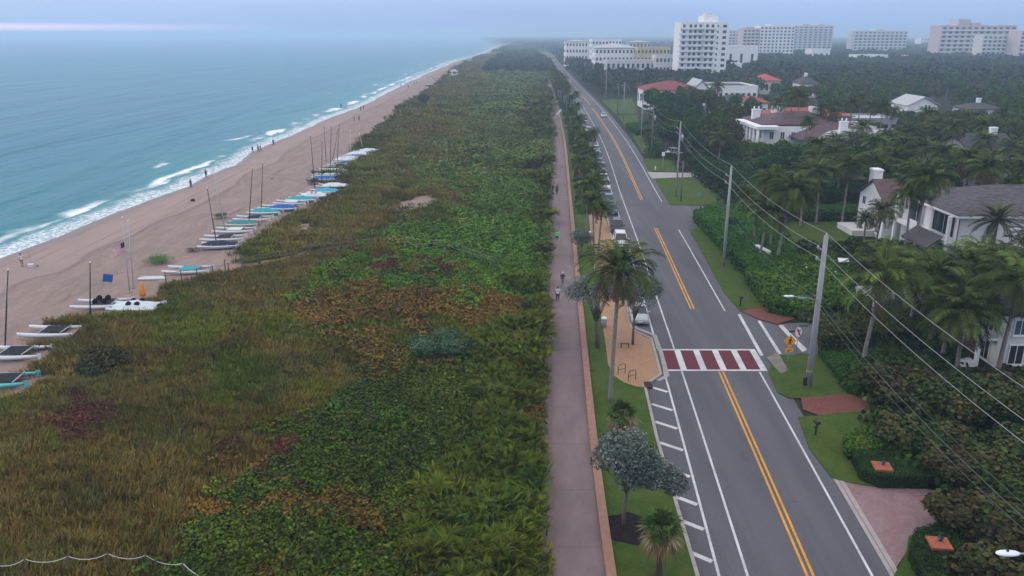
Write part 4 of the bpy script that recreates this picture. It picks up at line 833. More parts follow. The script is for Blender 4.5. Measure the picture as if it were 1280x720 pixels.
def slab(label, px0, px1, yb, yt, depth, nf, ncol, wm, grp='far condominium blocks', bal=True, pent=None, glass=None, cat='apartment block', name='apartment_block'):
    a = G(px0, yb); b = G(px1, yb); Hh = HT((px0+px1)/2, yb, yt); h = House(name, (a.x+b.x)/2, a.y, label, cat, grp); W_ = b.x-a.x
    h.wall(a.x, b.x, a.y, a.y+depth, 0, Hh, wm); h.flat(a.x, b.x, a.y, a.y+depth, Hh+.02, TWHT, 1.2, wm); fh = Hh/nf; n = 0
    for f_ in range(nf):
        if bal: h.put('balcony', MB().box(a.x+.5, b.x-.5, a.y-1.3, a.y-.02, fh*f_-.2, fh*f_+.75), TRIM)
        for k in range(ncol):
            if n < 100: h.win('S', a.x+W_*(k+.5)/ncol, a.y, fh*(nf-1-f_)+fh*.58, W_/ncol*.52, fh*.52, far=True, glass=glass); n += 1
    if pent:
        for u0, u1, hh in pent: h.wall(a.x+W_*u0, a.x+W_*u1, a.y+2, a.y+depth-2, Hh, Hh+hh, wm)
    HBOX.append((a.x-2, b.x+2, a.y-4, a.y+depth+2)); return h
slab('white apartment block with a regular grid of small windows right of the tower', 947, 990, 78, 33.5, 24, 11, 9, WH, bal=False, pent=[(.3,.7,2.5)])
slab('hazy grey apartment block with pale stripes behind the white grid block', 989, 1038, 70, 33, 26, 12, 8, WH2, pent=[(.2,.4,3),(.6,.8,3)], glass=GLB)
slab('narrow pink apartment block beside the tower', 926, 946, 78, 37, 22, 10, 4, PNK, pent=[(.2,.7,3)])
slab('faint blue-grey apartment block just right of the tower', 909, 926, 72, 39, 22, 9, 4, WH2, glass=GLB)
slab('hazy long apartment block with brown roofline in the middle distance of the right skyline', 1065, 1131, 70, 39.5, 24, 8, 12, WH2, pent=[(.4,.55,3)], glass=GLB)
slab('wide pinkish condominium block with rooftop tower at the right of the skyline', 1171, 1264, 76, 33, 26, 8, 12, PNK, pent=[(.22,.38,8),(.4,.52,4)])
slab('low pale wing in front of the wide pinkish condominium', 1224, 1278, 79, 45, 18, 7, 9, WH2)
slab('pale condominium block cut off at the right edge of the skyline', 1270, 1330, 80, 40, 22, 8, 10, PNK)
slab('tiny faint white building on the horizon left of the pinkish condominium', 1150, 1170, 60, 47.5, 30, 3, 6, WH, glass=GLB)
# beach hotel wings along the road
v_('long white resort wing with flat roofs nearest the road in the haze', 707, 738, 84, 52, 30, TWHT, WH, 1.5, 'hip', nwin=8, floors=4, name='hotel', cat='hotel', far=True)
v_('white resort block with rooftop tower behind the wide dark-windowed wing', 739, 776, 86, 50, 28, TWHT, WH, 1.5, 'flat', nwin=9, floors=5, name='hotel', cat='hotel', far=True)
v_('white resort wing with tall dark windows facing the camera', 743, 795, 97, 60, 24, TWHT, WH, 3.0, 'hip', nwin=11, floors=4, name='hotel', cat='hotel', far=True)
v_('far white resort roofs behind the cream hotel wing', 785, 812, 88, 53, 20, TWHT, WH2, 1.5, 'hip', nwin=6, floors=4, name='hotel', cat='hotel', far=True)
v_('cream hotel wing with arched window rows left of the tower', 795, 836, 98, 60, 22, TWHT, CREAM, 1.5, 'flat', nwin=9, floors=4, name='hotel', cat='hotel', far=True)
v_('low white entrance canopy building in front of the resort wings', 757, 818, 102, 76, 12, TWHT, WH2, 1.5, 'flat', nwin=10, floors=2, name='hotel', cat='hotel', far=True)
v_('low cream annex between the canopy building and the tower', 818, 846, 103, 70, 14, TWHT, WH2, 1.5, 'flat', nwin=6, floors=3, name='hotel', cat='hotel', far=True)
# ------------------------------------------------------------------ hedges and shrubs near the road (landward)
pxhedge([(866,276),(905,262),(948,268),(985,308),(1000,345),(962,358),(925,340)], 1.9, HG, label='tall clipped green hedge curving round the street corner', hexa=True, leaf=.10, dens=45, bulge=.5)
pxhedge([(930,352),(960,330),(1040,330),(1090,352),(1085,392),(1010,402),(960,392)], 1.7, HY, label='broad rounded yellow-green hedge above the red brick forecourt', leaf=.11, dens=45, hexa=True, bulge=.8, rough=.16)
pxhedge([(1022,418),(1095,412),(1215,402),(1240,425),(1180,436),(1100,440),(1024,446)], 2.0, HR, label='dark clipped hedge with leafy top beside the side street', leaf=.10, dens=50, hexa=True)
pxhedge([(1024,448),(1110,444),(1205,438),(1212,452),(1140,470),(1070,498),(1058,492)], .75, HG, label='low dark green ground hedge behind the big utility pole', leaf=.055, dens=150, rough=.04)
pxhedge([(1060,572),(1098,568),(1190,566),(1200,590),(1160,612),(1098,611),(1075,602)], .95, HD, label='curved clipped hedge with brick pillar above the paver driveway', leaf=.05, dens=190, rough=.03)
pxhedge([(1134,700),(1140,678),(1185,664),(1290,690),(1320,800),(1180,800)], .95, HD, label='curved clipped hedge with brick pillar below the paver driveway', leaf=.05, dens=190, rough=.03)
pxhedge([(1053,560),(1072,548),(1170,540),(1195,566),(1120,574),(1058,576)], 1.0, HY, label='loose bright shrub row behind the upper brick pillar', leaf=.08, dens=90, hexa=True, rough=.15)
pxhedge([(975,247),(1085,249),(1084,262),(978,262)], 3.0, HD, label='tall dark clipped hedge at the far end of the garden lawn', leaf=.12, dens=28)
pxhedge([(1000,266),(1085,266),(1083,276),(990,276)], 1.4, HG, label='lower clipped green hedge before the tall dark garden hedge', leaf=.1, dens=40)
pxhedge([(1070,312),(1200,318),(1200,332),(1068,326)], 1.6, HD, label='dark hedge in front of the gabled white wing', leaf=.1, dens=40)
pxhedge([(865,190),(930,180),(985,215),(1010,262),(940,262),(908,250),(890,232),(872,220)], 3.2, HD, label='massive dark hedge block beside the pole lawn', leaf=.16, dens=34, hexa=True, rough=.3, bulge=.9)
pxhedge([(782,160),(805,158),(815,168),(795,170)], 1.6, HG, label='clipped hedge between two roadside lawns far up the street', leaf=.14, dens=18)
# big sea grape bushes at the bottom right
def seagrape(px, py, h, rad, seed, label, cols):
    me, LC = crown_mesh('crown', seed, 1.0, .8, 16, 5200, .13/rad*1.15, cols, flat=.85, hexa=True, spread=.7); me.materials.append(WAX); p = G(px, py); t = empty('sea_grape_bush', p, 0, label, 'bush', 'large sea grape bushes at the lower right')
    c = link('crown', me, t); c.location = (0, 0, h*.52); c.scale = (rad, rad, h*.62); LC2 = [(c_[0]*rad, c_[1]*rad, c_[2]*h*.5) for c_ in LC]
    link('trunk', limbs('trunk', h*.25, LC2, h*.52, .14, multi=2), t, BARK); return t
GS = [(0.011,0.025,0.007),(0.026,0.052,0.010),(0.048,0.073,0.016),(0.078,0.059,0.023)]; GS2 = [(0.015,0.019,0.008),(0.039,0.034,0.013),(0.074,0.052,0.021),(0.035,0.057,0.013)]
for q in [(1118,505,3.4,3.0,'rust-tinged sea grape bush at the end of the red brick driveway',GS2),(1165,520,3.9,3.6,'tall green sea grape bush right of the red brick driveway',GS),(1225,530,4.2,3.8,'large dark sea grape bush left of the right-edge one, below the balconied house',GS),(1290,540,4.2,3.8,'dark sea grape bush cut by the right edge below the balconied house',GS),
          (1130,570,2.8,2.4,'shaded sea grape bush right behind the upper brick pillar',GS),(1205,612,3.0,2.5,'brown-leaved sea grape bush overhanging the paver driveway',GS2),(1255,620,3.4,3.0,'big sea grape bush at right edge above the street lamp',GS),(1205,668,2.8,2.2,'rusty sea grape bush beside the lower brick pillar',GS2),(1262,690,3.0,2.6,'brown and green sea grape bush behind the white lamp head',GS2),(1235,745,2.6,2.2,'rusty sea grape bush at the bottom right edge',GS2),(1180,575,2.6,2.2,'deep green sea grape bush between driveway and house hedge',GS),(1300,650,3.2,2.9,'sea grape bush cut by the right edge above the lamp',GS), (1290,590,3.0,3.0,'shadowed sea grape bush cut by the right edge, middle of the group',GS)]:
    seagrape(q[0], q[1], q[2], q[3], 500+q[0], q[4], q[5])
# ------------------------------------------------------------------ verge trees between promenade and road
SLV = [(.08,.105,.09),(.125,.155,.135),(.18,.21,.19)]
def silver(px, py, ytop, rad, seed, label, lean, rzk=.62, n=7000, multi=1, base=.4):
    me, LC = crown_mesh('crown', seed, 1.0, 1.7, 22, int(n*1.5), .10/rad, SLV, flat=1.0, asp=.5, spread=.68); me.materials.append(LEAF); p = G(px, py); h = HT(px, py, ytop); t = empty('silver_buttonwood', p, 0, label, 'tree', None)
    c = link('crown', me, t); c.location = (lean[0], lean[1], h-rad*rzk*.8); c.scale = (rad, rad, rad*rzk); LC2 = [(c_[0]*rad+lean[0]*.9, c_[1]*rad, c_[2]*rad*rzk) for c_ in LC]
    link('trunk', limbs('trunk', h*base, LC2, h-rad*rzk*.8, .12, (lean[0]*.25, 0), multi), t, BARK); return t
silver(781, 660, 548, 2.0, 601, 'silver-grey leafed tree with leaning trunk beside the hatched parking lane', (-.1, .2), .95, 9000)
me, LC = crown_mesh('crown', 602, 1.0, 1.5, 14, 6500, .10/1.5, SLV, flat=1.0, asp=.5, spread=.66); me.materials.append(LEAF)
o = bpy.data.objects[[q.name for q in bpy.data.objects if q.name.startswith('silver_buttonwood')][0]]; c = link('crown', me, o); c.location = (2.15, .5, 3.15); c.scale = (1.65, 1.5, 1.25)
silver(748, 436, 348, 2.9, 603, 'silver-leafed tree left of the tall coconut palm, over the lawn', (-.6, .6), .62, 6500, 2)
silver(791, 432, 350, 2.7, 604, 'silver-leafed tree right of the tall coconut palm, over the tan plaza', (.0, .6), .62, 6500)
silver(727, 322, 288, 1.6, 605, 'small silver bush at the wall beside the parked cars', (0, 0), .8, 2500)
silver(742, 186, 160, 1.9, 606, 'silvery tree beside the line of far parked cars', (0, 0), .7, 2500)
o = bpy.data.objects.new('tall', None)
p = G(763, 503); hh = HT(763, 503, 338)
t = coconut(p.x, p.y, hh, (.35, .3), 1.12, COCO[1], 'tall coconut palm'); t['label'] = 'tall slender coconut palm on the lawn beside the tan plaza'; TREES.pop(); del t['group']
def sabal(px, py, ytop, sc_, q, label):
    p = G(px, py); h = HT(px, py, ytop) ; t = empty('cabbage_palm', p, 0, label, 'palm', None); tm = palm_trunk(max(.6, h-.4), (0,0), .17, PBARKD); tm.materials.append(PBARKD); link('trunk', tm, t); c = link('crown', SABAL[q], t); c.location = (0, 0, max(.6, h-.4)); c.scale = (sc_,)*3; c.rotation_euler = (0,0,q*1.3)
sabal(776, 562, 514, 1.5, 0, 'cabbage palm with shaggy crown above the silver tree'); sabal(823, 722, 655, 1.6, 1, 'short cabbage palm with brown skirt at the bottom edge beside the kerb')
vp = [(742,322,248,1.0),(748,318,256,.9),(733,292,226,1.05),(745,280,222,1.0),(727,262,200,1.0),(741,255,204,.95),(738,236,188,1.0),(724,232,180,1.0),(730,212,168,.95),(721,200,160,.95),(735,200,166,.9),(718,185,148,.9),(728,178,146,.9),(714,168,136,.9),(722,160,130,.9),(712,150,120,.9),(718,142,116,.95),(708,138,112,.9)]
for px, py, yt, s_ in vp: p = G(px, py); coconut(p.x, p.y, HT(px, py, yt)*.94, (random.uniform(-.6,.6), random.uniform(-.4,.4)), s_*.74, None, 'verge palm', 'palms on the verge between promenade and road')
yy = G(700, 132).y
while yy < 900:
    for k in range(2):
        a_, b_ = pathx(yy)+PW+1.4, rx(yy)-8.6
        x = random.uniform(a_, max(a_+.5, b_)); coconut(x, yy+random.uniform(-3,3), random.uniform(5, 8.5), (random.uniform(-.6,.6), 0), random.uniform(.75,.95), None, 'verge palm', 'palms on the verge between promenade and road', far=True)
    yy += 7 + yy*.012
def verge_shrubs():
    pos = []; n = 3200; y = rng.uniform(100, 900, n)**1.0; a = np.interp(y, *PATHC)+PW+1.9; b = np.interp(y, *ROADC)-7.9; x = a + (b-a)*rng.uniform(0, 1, n)
    px, py = pxpy(x, y); inpl = (py > 262) & (px > 733); m = (~inpl) & (fbm(x/5, y/9, 4) > .30) & (y > 128); x, y = x[m], y[m]; ga = np.array([(.02,.045,.012),(.03,.065,.015),(.05,.07,.03)])[rng.integers(0, 3, len(x))]
    bake('verge_shrubs', [leafset(60, 'grape', 900+q) for q in range(3)], np.stack([x, y, np.full(len(x), .1)], 1), rng.uniform(1.4, 2.4, len(x)), ga, WAX, label='mixed low shrubs filling the verge under the palms')
verge_shrubs()
# ------------------------------------------------------------------ palms among the houses
big = [ # base px, base py, crown y, scale, lean x, dead, me
 (1137,338,218,1.15,.3),(1127,336,236,1.0,-.2),(1092,320,262,.85,.5),(1078,316,272,.6,-.2),(948,332,262,1.1,.9),(970,335,236,1.25,1.2),(962,322,226,1.1,-.4),(942,312,246,1.0,-.5),
 (1078,458,345,1.3,.8),(1195,468,392,1.25,-.3),(1160,438,342,1.2,-.5),(1135,420,338,1.15,.3),(1190,418,332,1.2,.2),(1232,418,328,1.2,0),(1262,430,338,1.2,.3),(1246,470,352,1.25,.6),(1218,400,318,1.1,-.3),(1102,400,326,1.15,-.4),(1175,455,375,1.1,.6),(1275,398,318,1.1,.1),
 (983,190,114,.95,.2),(991,192,120,.95,.3),(1020,190,134,.85,0),(1036,192,139,.85,0),(1058,188,128,.95,0),(1068,184,122,.9,.2),(1082,190,132,.9,0),(1096,190,130,.9,0),(968,180,128,.9,0),(1002,206,150,.8,.3),(893,158,106,.9,0),(880,160,118,.8,0),(1110,186,138,.85,0),
 (1052,282,205,1.0,.2),(1020,280,212,.95,-.3),(1000,284,214,.95,.2),(1215,300,208,1.05,.2),(1195,290,196,1.0,0),(1165,270,190,1.0,.1),(1142,262,184,1.0,0),(1120,256,180,1.0,0),(1255,250,186,1.0,0),(1275,255,196,1.0,0),(1182,230,158,1.0,0),(1130,222,160,.95,0),(1100,226,170,.95,0),(1072,222,172,.9,0),(1232,205,152,.95,0),(1150,195,140,.95,0)]
for px, py, yt, s_, ln in big: p = G(px, py); coconut(p.x, p.y, HT(px, py, yt)*.97, (ln, random.uniform(-.3,.3)), s_, None, 'garden palm', 'palms in the gardens')
for px, py, yt, s_ in [(1232,352,276,1.15),(1279,356,290,1.1)]: p = G(px, py); coconut(p.x, p.y, HT(px, py, yt), (0,0), s_, DATE[0] if px < 1250 else DATE[1], 'date palm', 'date palms', 'date_palm', r0=.26, m=PBARKD)
# ------------------------------------------------------------------ leafy trees filling the landward side
PROT = [(818,218,905,258,0),(800,196,850,218,0),(752,124,800,162,0),(840,258,882,288,0),(1082,232,1200,300,108),(1200,232,1280,290,108),(1206,378,1280,455,90),(932,136,1000,176,205),(1000,145,1046,170,205),(957,116,1062,140,260),(1062,140,1110,146,260),(804,97,896,109,380),(882,100,960,118,400),(945,276,1062,300,128),(848,18,904,84,470),(706,45,846,74,480),(948,92,976,97,420),
        (1138,130,1168,140,300),(1207,182,1262,198,170),(1160,208,1195,216,170),(1210,131,1235,138,290),(1069,66,1140,78,700),(947,30,1040,62,900),(1062,36,1134,52,900),(1170,28,1280,58,900),(905,36,946,60,800),(985,264,1085,290,140),(875,190,975,240,150),(1046,160,1100,170,200),(1002,96,1014,106,400),(864,149,876,155,340)]
def clear(x, y, h, r, soft=0):
    if x < rx(y) + 7.0 + r*.7: return False
    for a, b, c, d in HBOX:
        if a-r*.8 < x < b+r*.8 and c-r*.8 < y < d+r*.5: return False
    px, pb = PJ(x, y, 0); _, pt = PJ(x, y, h); m = r/ (y*CT+(CH-h/2)*ST)*F
    for a, b, c, d, Y_ in PROT:
        lim = Y_ if Y_ else 9e9
        if y < lim and px+m*.8 > a and px-m*.8 < c and pt < d-1 and pb > b: 
            if Y_ == 0 and pb > b and pt < d: return False
            if Y_: return False
    return True
nb_cnt = 0; y = 88.0
while y < 420:
    sp = 6.2 + y*.013; x = rx(y) + 8
    while x < y*.70 + 8:
        xx, yy = x+random.uniform(-.4,.4)*sp, y+random.uniform(-.4,.4)*sp; px, py = PJ(xx, yy, 0)
        if py < 372 and not (py > 300 and px < 1100):
            for hh in (random.uniform(6, 10.5), random.uniform(4, 6), 3.0):
                rr = hh*.48 + random.uniform(-.3, .9)
                if clear(xx, yy, hh, rr):
                    kp = random.random()
                    if kp < .2 and hh > 4: coconut(xx, yy, hh*.9, (random.uniform(-.6,.6), 0), random.uniform(.85,1.05), None, 'garden palm', 'palms in the gardens', far=y > 200)
                    elif nb_cnt < 285:
                        q = random.choice([0,1,2,4,5,0,2,3]); broadleaf(xx, yy, hh, rr, ['dark green tree','olive green tree','fresh green tree','brownish tree','dark green tree','olive green tree'][q], q=q if y < 260 else q % 4, far=y >= 260); nb_cnt += 1
                    break
        x += sp
    y += sp*.92
for px, py, yt, rr in [(812,148,109,5),(830,152,112,5),(850,153,113,5),(868,152,112,4.5),(884,150,111,4),(898,152,118,4),(918,155,119,4.5),(938,160,122,4.5),(845,186,142,5.5),(870,198,147,6),(888,204,150,5.5),(860,172,132,5.5),(885,182,136,5.5),(900,188,142,5),(930,216,177,4.5),(950,220,179,4.5),(975,226,181,4.5),(1000,230,179,4.8),(1020,233,176,4.5),(1047,236,174,4.5),(1075,240,176,4.5),(1100,236,176,4.5),(825,172,135,5),(1000,135,108,5),(1030,138,112,5),(1128,166,136,4.5),(1165,170,138,4),(1145,176,141,4),(1205,166,140,4),(1240,168,141,4),(1260,240,196,4.5),(1198,238,194,4.5),(1228,246,200,4.5),(1270,214,178,4)]:
    p = G(px, py); broadleaf(p.x, p.y, HT(px, py, yt), rr*.85, 'tall dark tree', q=random.choice([0,1,2,4]), grp='leafy trees among the houses')
xr = random.Random(5); kk = 0
while kk < 46:
    px, py = xr.uniform(1010, 1290), xr.uniform(190, 300); p = G(px, py); hh = xr.uniform(6.5, 9.5); _, pt = PJ(p.x, p.y, hh); bad = any(a-1 < p.x < b+1 and c-1 < p.y < d+1 for a, b, c, d in HBOX) or (px < 1085 and py > 262) or (1078 < px < 1285 and py > 285) or pt < 128
    if not bad: coconut(p.x, p.y, hh, (xr.uniform(-.6,.6), 0), xr.uniform(.85,1.1), None, 'garden palm', 'palms in the gardens'); kk += 1
# landward frontage shrubs by the poles, and garden clutter hidden in the trees
def garden_shrubs():
    n = 16000; y = rng.uniform(44, 260, n); x = np.interp(y, *ROADC) + 6.2 + rng.uniform(0, 1, n)**.9*(y*.72+8); px, py = pxpy(x, y); m = (px > 700) & (px < 1330) & (fbm(x/4, y/4, 14) > .34)
    polys = [[(818,223),(868,222),(885,235),(903,247),(905,258),(838,257)],[(803,198),(845,200),(850,215),(809,216)],[(809,214),(868,215),(874,222),(815,224)],[(822,258),(838,255),(905,257),(990,255),(985,277),(905,289),(880,286),(866,291),(850,300)],[(752,125),(790,123),(797,142),(800,160),(812,190),(803,192),(768,142)],[(862,287),(880,283),(900,312),(930,345),(962,382),(999,398),(1095,420),(1075,449),(1053,485),(1095,490),(1092,515),(1100,570),(1150,600),(1205,625),(1190,655),(1230,690),(1230,760),(900,760),(905,365)],[(940,288),(1000,278),(1075,276),(1080,302),(1030,312),(945,308)],[(1085,320),(1150,322),(1150,345),(1085,345)],[(1040,340),(1066,340),(1066,352),(1040,352)]]
    for P_ in polys:
        xs = [p[0] for p in P_]; ys_ = [p[1] for p in P_]; ins_ = np.zeros(n, bool); j = len(P_)-1
        for i in range(len(P_)): c_ = ((ys_[i] > py) != (ys_[j] > py)) & (px < (xs[j]-xs[i])*(py-ys_[i])/(ys_[j]-ys_[i]+1e-9)+xs[i]); ins_ ^= c_; j = i
        m &= ~ins_
    for a, b, c, d in HBOX: m &= ~((x > a-.6) & (x < b+.6) & (y > c-1) & (y < d+1))
    x, y = x[m], y[m]; cc = np.array([(.022,.042,.009),(.035,.068,.011),(.042,.036,.015),(.055,.082,.018),(.026,.058,.01)])[rng.integers(0, 5, len(x))]
    bake('garden_shrubs', [leafset(46, 'grape', 930+q) for q in range(3)], np.stack([x, y, rng.uniform(0, .5, len(x))], 1), rng.uniform(1.3, 3.0, len(x)), cc, WAX, label='dark undergrowth between the gardens, drives and tree trunks')
garden_shrubs()
def woodland():
    pos = []; y = 400.0
    while y < 6000:
        sp = 9.5 + (y-400)*.014; x = rx(y) + 9
        while x < min(y*.72, 4500):
            xx, yy = x+random.uniform(-.45,.45)*sp, y+random.uniform(-.45,.45)*sp; hh = random.uniform(6, 11)
            if clear(xx, yy, hh, 4.5): pos.append((xx, yy, hh, sp))
            x += sp
        y += sp*.9
    y = 620.0
    while y < 5000:         # tree belt between dune and road far up the coast
        sp = 6 + (y-600)*.012; x = rx(y)-9
        while x > float(dedge(np.array(y)))+ (26 if y < 1300 else 10):
            if x < rx(y)-9 and (random.random() < .5 or x > pathx(y)-12): pos.append((x+random.uniform(-2,2), y+random.uniform(-4,4), random.uniform(3.5, 7.5), sp*.8))
            x -= sp
        y += sp
    r = rng; V = []; C = []
    P_ = np.array(pos)
    for (xx, yy, hh, sp) in pos:
        n = 130 if yy < 900 else 60 if yy < 2000 else 30; rad = sp*.62; d = r.normal(0, 1, (n,3)); d[:, 2] = np.abs(d[:, 2]); d /= np.linalg.norm(d, axis=1)[:, None]
        c_ = d*np.array([rad, rad, hh*.55])*r.uniform(.7, 1.05, (n,1)) + np.array([xx, yy, hh*.45]); nr = d + r.normal(0, .5, (n,3)); nr /= np.linalg.norm(nr, axis=1)[:, None]
        V.append(kites(c_, nr, rad*.2*r.uniform(.6, 1.3, n), .8, r)); base = np.array([(.018,.032,.012),(.028,.045,.016),(.03,.03,.016),(.04,.055,.02)][r.integers(0, 4)]); C.append(base*r.uniform(.6, 1.5, (n,1)))
    V = np.concatenate(V); C = np.concatenate(C); me = np_mesh('distant_woodland', V.reshape(-1, 3), np.arange(len(V)*4).reshape(-1, 4), C); o = link('distant_woodland', me, None, LEAF); o['kind'] = 'stuff'; o['label'] = 'hazy mass of distant treetops reaching the horizon'
woodland()
# ------------------------------------------------------------------ utility poles and lines
PCON = mat('pole_concrete', (.30,.30,.31), .8, .2, .12, 1.5); PWOOD = mat('pole_wood', (.17,.145,.125), .9, .1, .2, 3); STEEL = mat('galvanised_steel', (.36,.37,.39), .5, .4, .1, 3, metal=.4); BLK = mat('black_metal', (.015,.015,.017), .5, .4, .2, 4)
LENS = mat('lamp_lens', (.72,.76,.82), .3, .5, .04, 3); PORC = mat('insulator', (.35,.35,.36), .3, .5, .1, 5); GRNS = mat('sign_green', (.01,.16,.09), .5, .4, .05, 3); WHT = mat('sign_white', (.75,.75,.75), .5, .3, .04, 3)
def pole(x, y, h, label, conc=True, r=.17, crossarms=True, transf=False, lamp=None, ins=True):
    t = empty('utility_pole', (x, y, 0), 0, label, 'utility pole', 'utility poles along the road')
    MB().tube([(0,0,-.3), (0,0,h)], [r*1.15, r*.7], 10).build('shaft', PCON if conc else PWOOD, t)
    if ins:
        for k, zz in enumerate((h, h-1.0, h-1.9)):
            off = 0 if k == 0 else (-.55 if k % 2 else -.55); m_ = MB()
            if k: m_.tube([(0,0,zz-.1), (off,0,zz-.05)], .035, 6)
            m_.build('bracket', STEEL, t) if k else None
            MB().tube([(off,0,zz-.05), (off,0,zz+.12), (off,0,zz+.13), (off,0,zz+.25)], [.06,.09,.05,.06], 8).build('insulator', PORC, t)
        MB().tube([(-.14,0,h*.62), (-.45,0,h*.62)], .03, 6).build('cable_clamp', STEEL, t)
    if transf: o = MB().tube([(.42,0,h-3.2), (.42,0,h-2.2)], .24, 12).ball((.42,0,h-2.2), .24, 12, 6, .35).build('transformer', STEEL, t); MB().tube([(.42,.1,h-2.15), (.42,.1,h-1.8)], .04, 6).build('bushing', PORC, o)
    if lamp:
        zz, L_ = lamp; MB().tube([(0,0,zz-.45), (-L_*.4,0,zz-.12), (-L_,0,zz)], [.05,.045,.035], 7).build('lamp_arm', STEEL, t); hd = MB(); xs_ = [0, .12, .35, .62, .78, .85]; ws = [.05,.13,.17,.16,.11,.03]
        hd.loft([[(-L_-a_*1.0, b_*math.cos(q), zz+.02+b_*.5*math.sin(q)) for q in [k*math.pi/5 for k in range(10)]] for a_, b_ in zip(xs_, ws)]); o = hd.build('lamp_head', LENS, t); MB().ball((-L_-.45,0,zz+.13), .05, 8, 5).build('photocell', BLK, o)
    return t
pA, pB, pC = G(1010,483), G(904,333), G(845,247); hA, hB, hC = HT(1010,483,295), HT(904,333,209), HT(845,247,153)
nA = Vector((2*pA.x-pB.x+.3, 2*pA.y-pB.y-1, 0))
tA = pole(pA.x, pA.y, hA, 'nearest big concrete utility pole with street lamp arm, beside the crosswalk', r=.26, lamp=(HT(1010,483,369)-.1, 2.0))
sg = MB().box(-1.75, -.85, -.03, .03, HT(1010,483,372)-.12, HT(1010,483,372)+.14).build('street_sign', GRNS, tA); sg2 = MB()
for k, (a_, w_) in enumerate([(-1.66,.06),(-1.56,.05),(-1.47,.07),(-1.36,.05),(-1.27,.07),(-1.16,.05),(-1.06,.06)]): z_ = HT(1010,483,372); sg2.box(a_, a_+w_, -.036, -.031, z_-.05, z_+.07 if k in (0, 3) else z_+.03)
sg2.build('lettering', WHT, sg)
MB().tube([(-.18,-.12,.9),(-.2,-.14,1.0)], .02, 6).box(-.42,-.22,-.2,.1,.15,.85).build('meter_box', BLK, tA); MB().tube([(.0,-.27,1.35),(.0,-.27,1.45)], .02, 6).tube([(0,0,1.38),(0,0,1.46)], .285, 12).build('yellow_band', mat('yellow_band', (.55,.6,.08), .6, .3, .1, 3), tA)
pole(pB.x, pB.y, hB, 'plain concrete utility pole rising from the green corner hedge', r=.2)
pole(pC.x, pC.y, hC, 'utility pole with street lamp on the side street lawn', r=.17, transf=True, lamp=(HT(845,247,190), 1.6))
q = G(851,252); pole(q.x, q.y, HT(851,252,201), 'short wooden pole standing behind the lamp pole on the lawn', False, .13, ins=False)
rest = [(814,196,133,'wooden utility pole behind the short roadside lawn, sixth up the road'),(801,178,117,'pale utility pole between two roadside lawns'),(779,150,103,'slender utility pole beside the second bright lawn'),(772,142,102,'thin utility pole just left of the hedge up the road'),(757,124,88,'far utility pole at the corner of the low lawn wall'),(741,103,80,'distant utility pole, right one of a close pair'),(737,101,80,'distant utility pole, left one of a close pair'),(731,98,79,'hazy distant utility pole left of the close pair'),(721,90,77,'farthest hazy utility pole beside the road')]
PW_ = []
for k, (px, py, yt, lab) in enumerate(rest): p = G(px, py); hh = HT(px, py, yt); pole(p.x, p.y, hh, lab, k % 3 != 0, .16, transf=k == 0); PW_.append((p.x, p.y, hh))
tn = pole(nA.x, nA.y, hA, 'street lamp head on long arm reaching in from the right edge', r=.26, lamp=(10.7, 5.2)); tn['label'] = 'utility pole outside the right edge whose white street lamp head reaches into view'
chain = [(nA.x, nA.y-60, hA), (nA.x, nA.y, hA), (pA.x, pA.y, hA), (pB.x, pB.y, hB), (pC.x, pC.y, hC), PW_[0], PW_[2], PW_[4], PW_[6], PW_[8]]
WIRE = mat('aluminium_wire', (.34,.34,.37), .5, .4, .05, 3); CABLE = mat('black_cable', (.10,.10,.11), .7, .2, .05, 3)
def wires(label, dz, off, sag, m, r_, hz=None):
    mb = MB(); pts = []
    for (a, b) in zip(chain, chain[1:]):
        za, zb = (a[2]+dz, b[2]+dz) if hz is None else (a[2]*hz, b[2]*hz); L_ = math.hypot(a[0]-b[0], a[1]-b[1])
        for k in range(12): t = k/12; pts.append((a[0]+(b[0]-a[0])*t+off, a[1]+(b[1]-a[1])*t, za+(zb-za)*t-sag*4*t*(1-t)*L_/36))
    mb.tube(pts, r_, 5, False).build('power_line', m); o = bpy.data.objects[[q.name for q in bpy.data.objects if q.name.startswith('power_line')][-1]]; tag(o, label, 'wire', 'overhead lines between the utility poles'); return o
wires('topmost pale overhead wire strung from pole top to pole top', .25, 0, .7, WIRE, .014); wires('second pale overhead wire just under the pole tops', -.78, -.55, .7, WIRE, .014); wires('third pale overhead wire under the two top ones', -1.68, -.55, .8, WIRE, .014)
wires('thicker dark communications cable at mid height of the poles', 0, -.45, .9, CABLE, .02, .62); wires('lowest thin dark communications cable on the utility poles', 0, -.3, 1.2, CABLE, .014, .585); wires('thin dark cable just above the thick communications cable', 0, -.3, .8, CABLE, .011, .65)
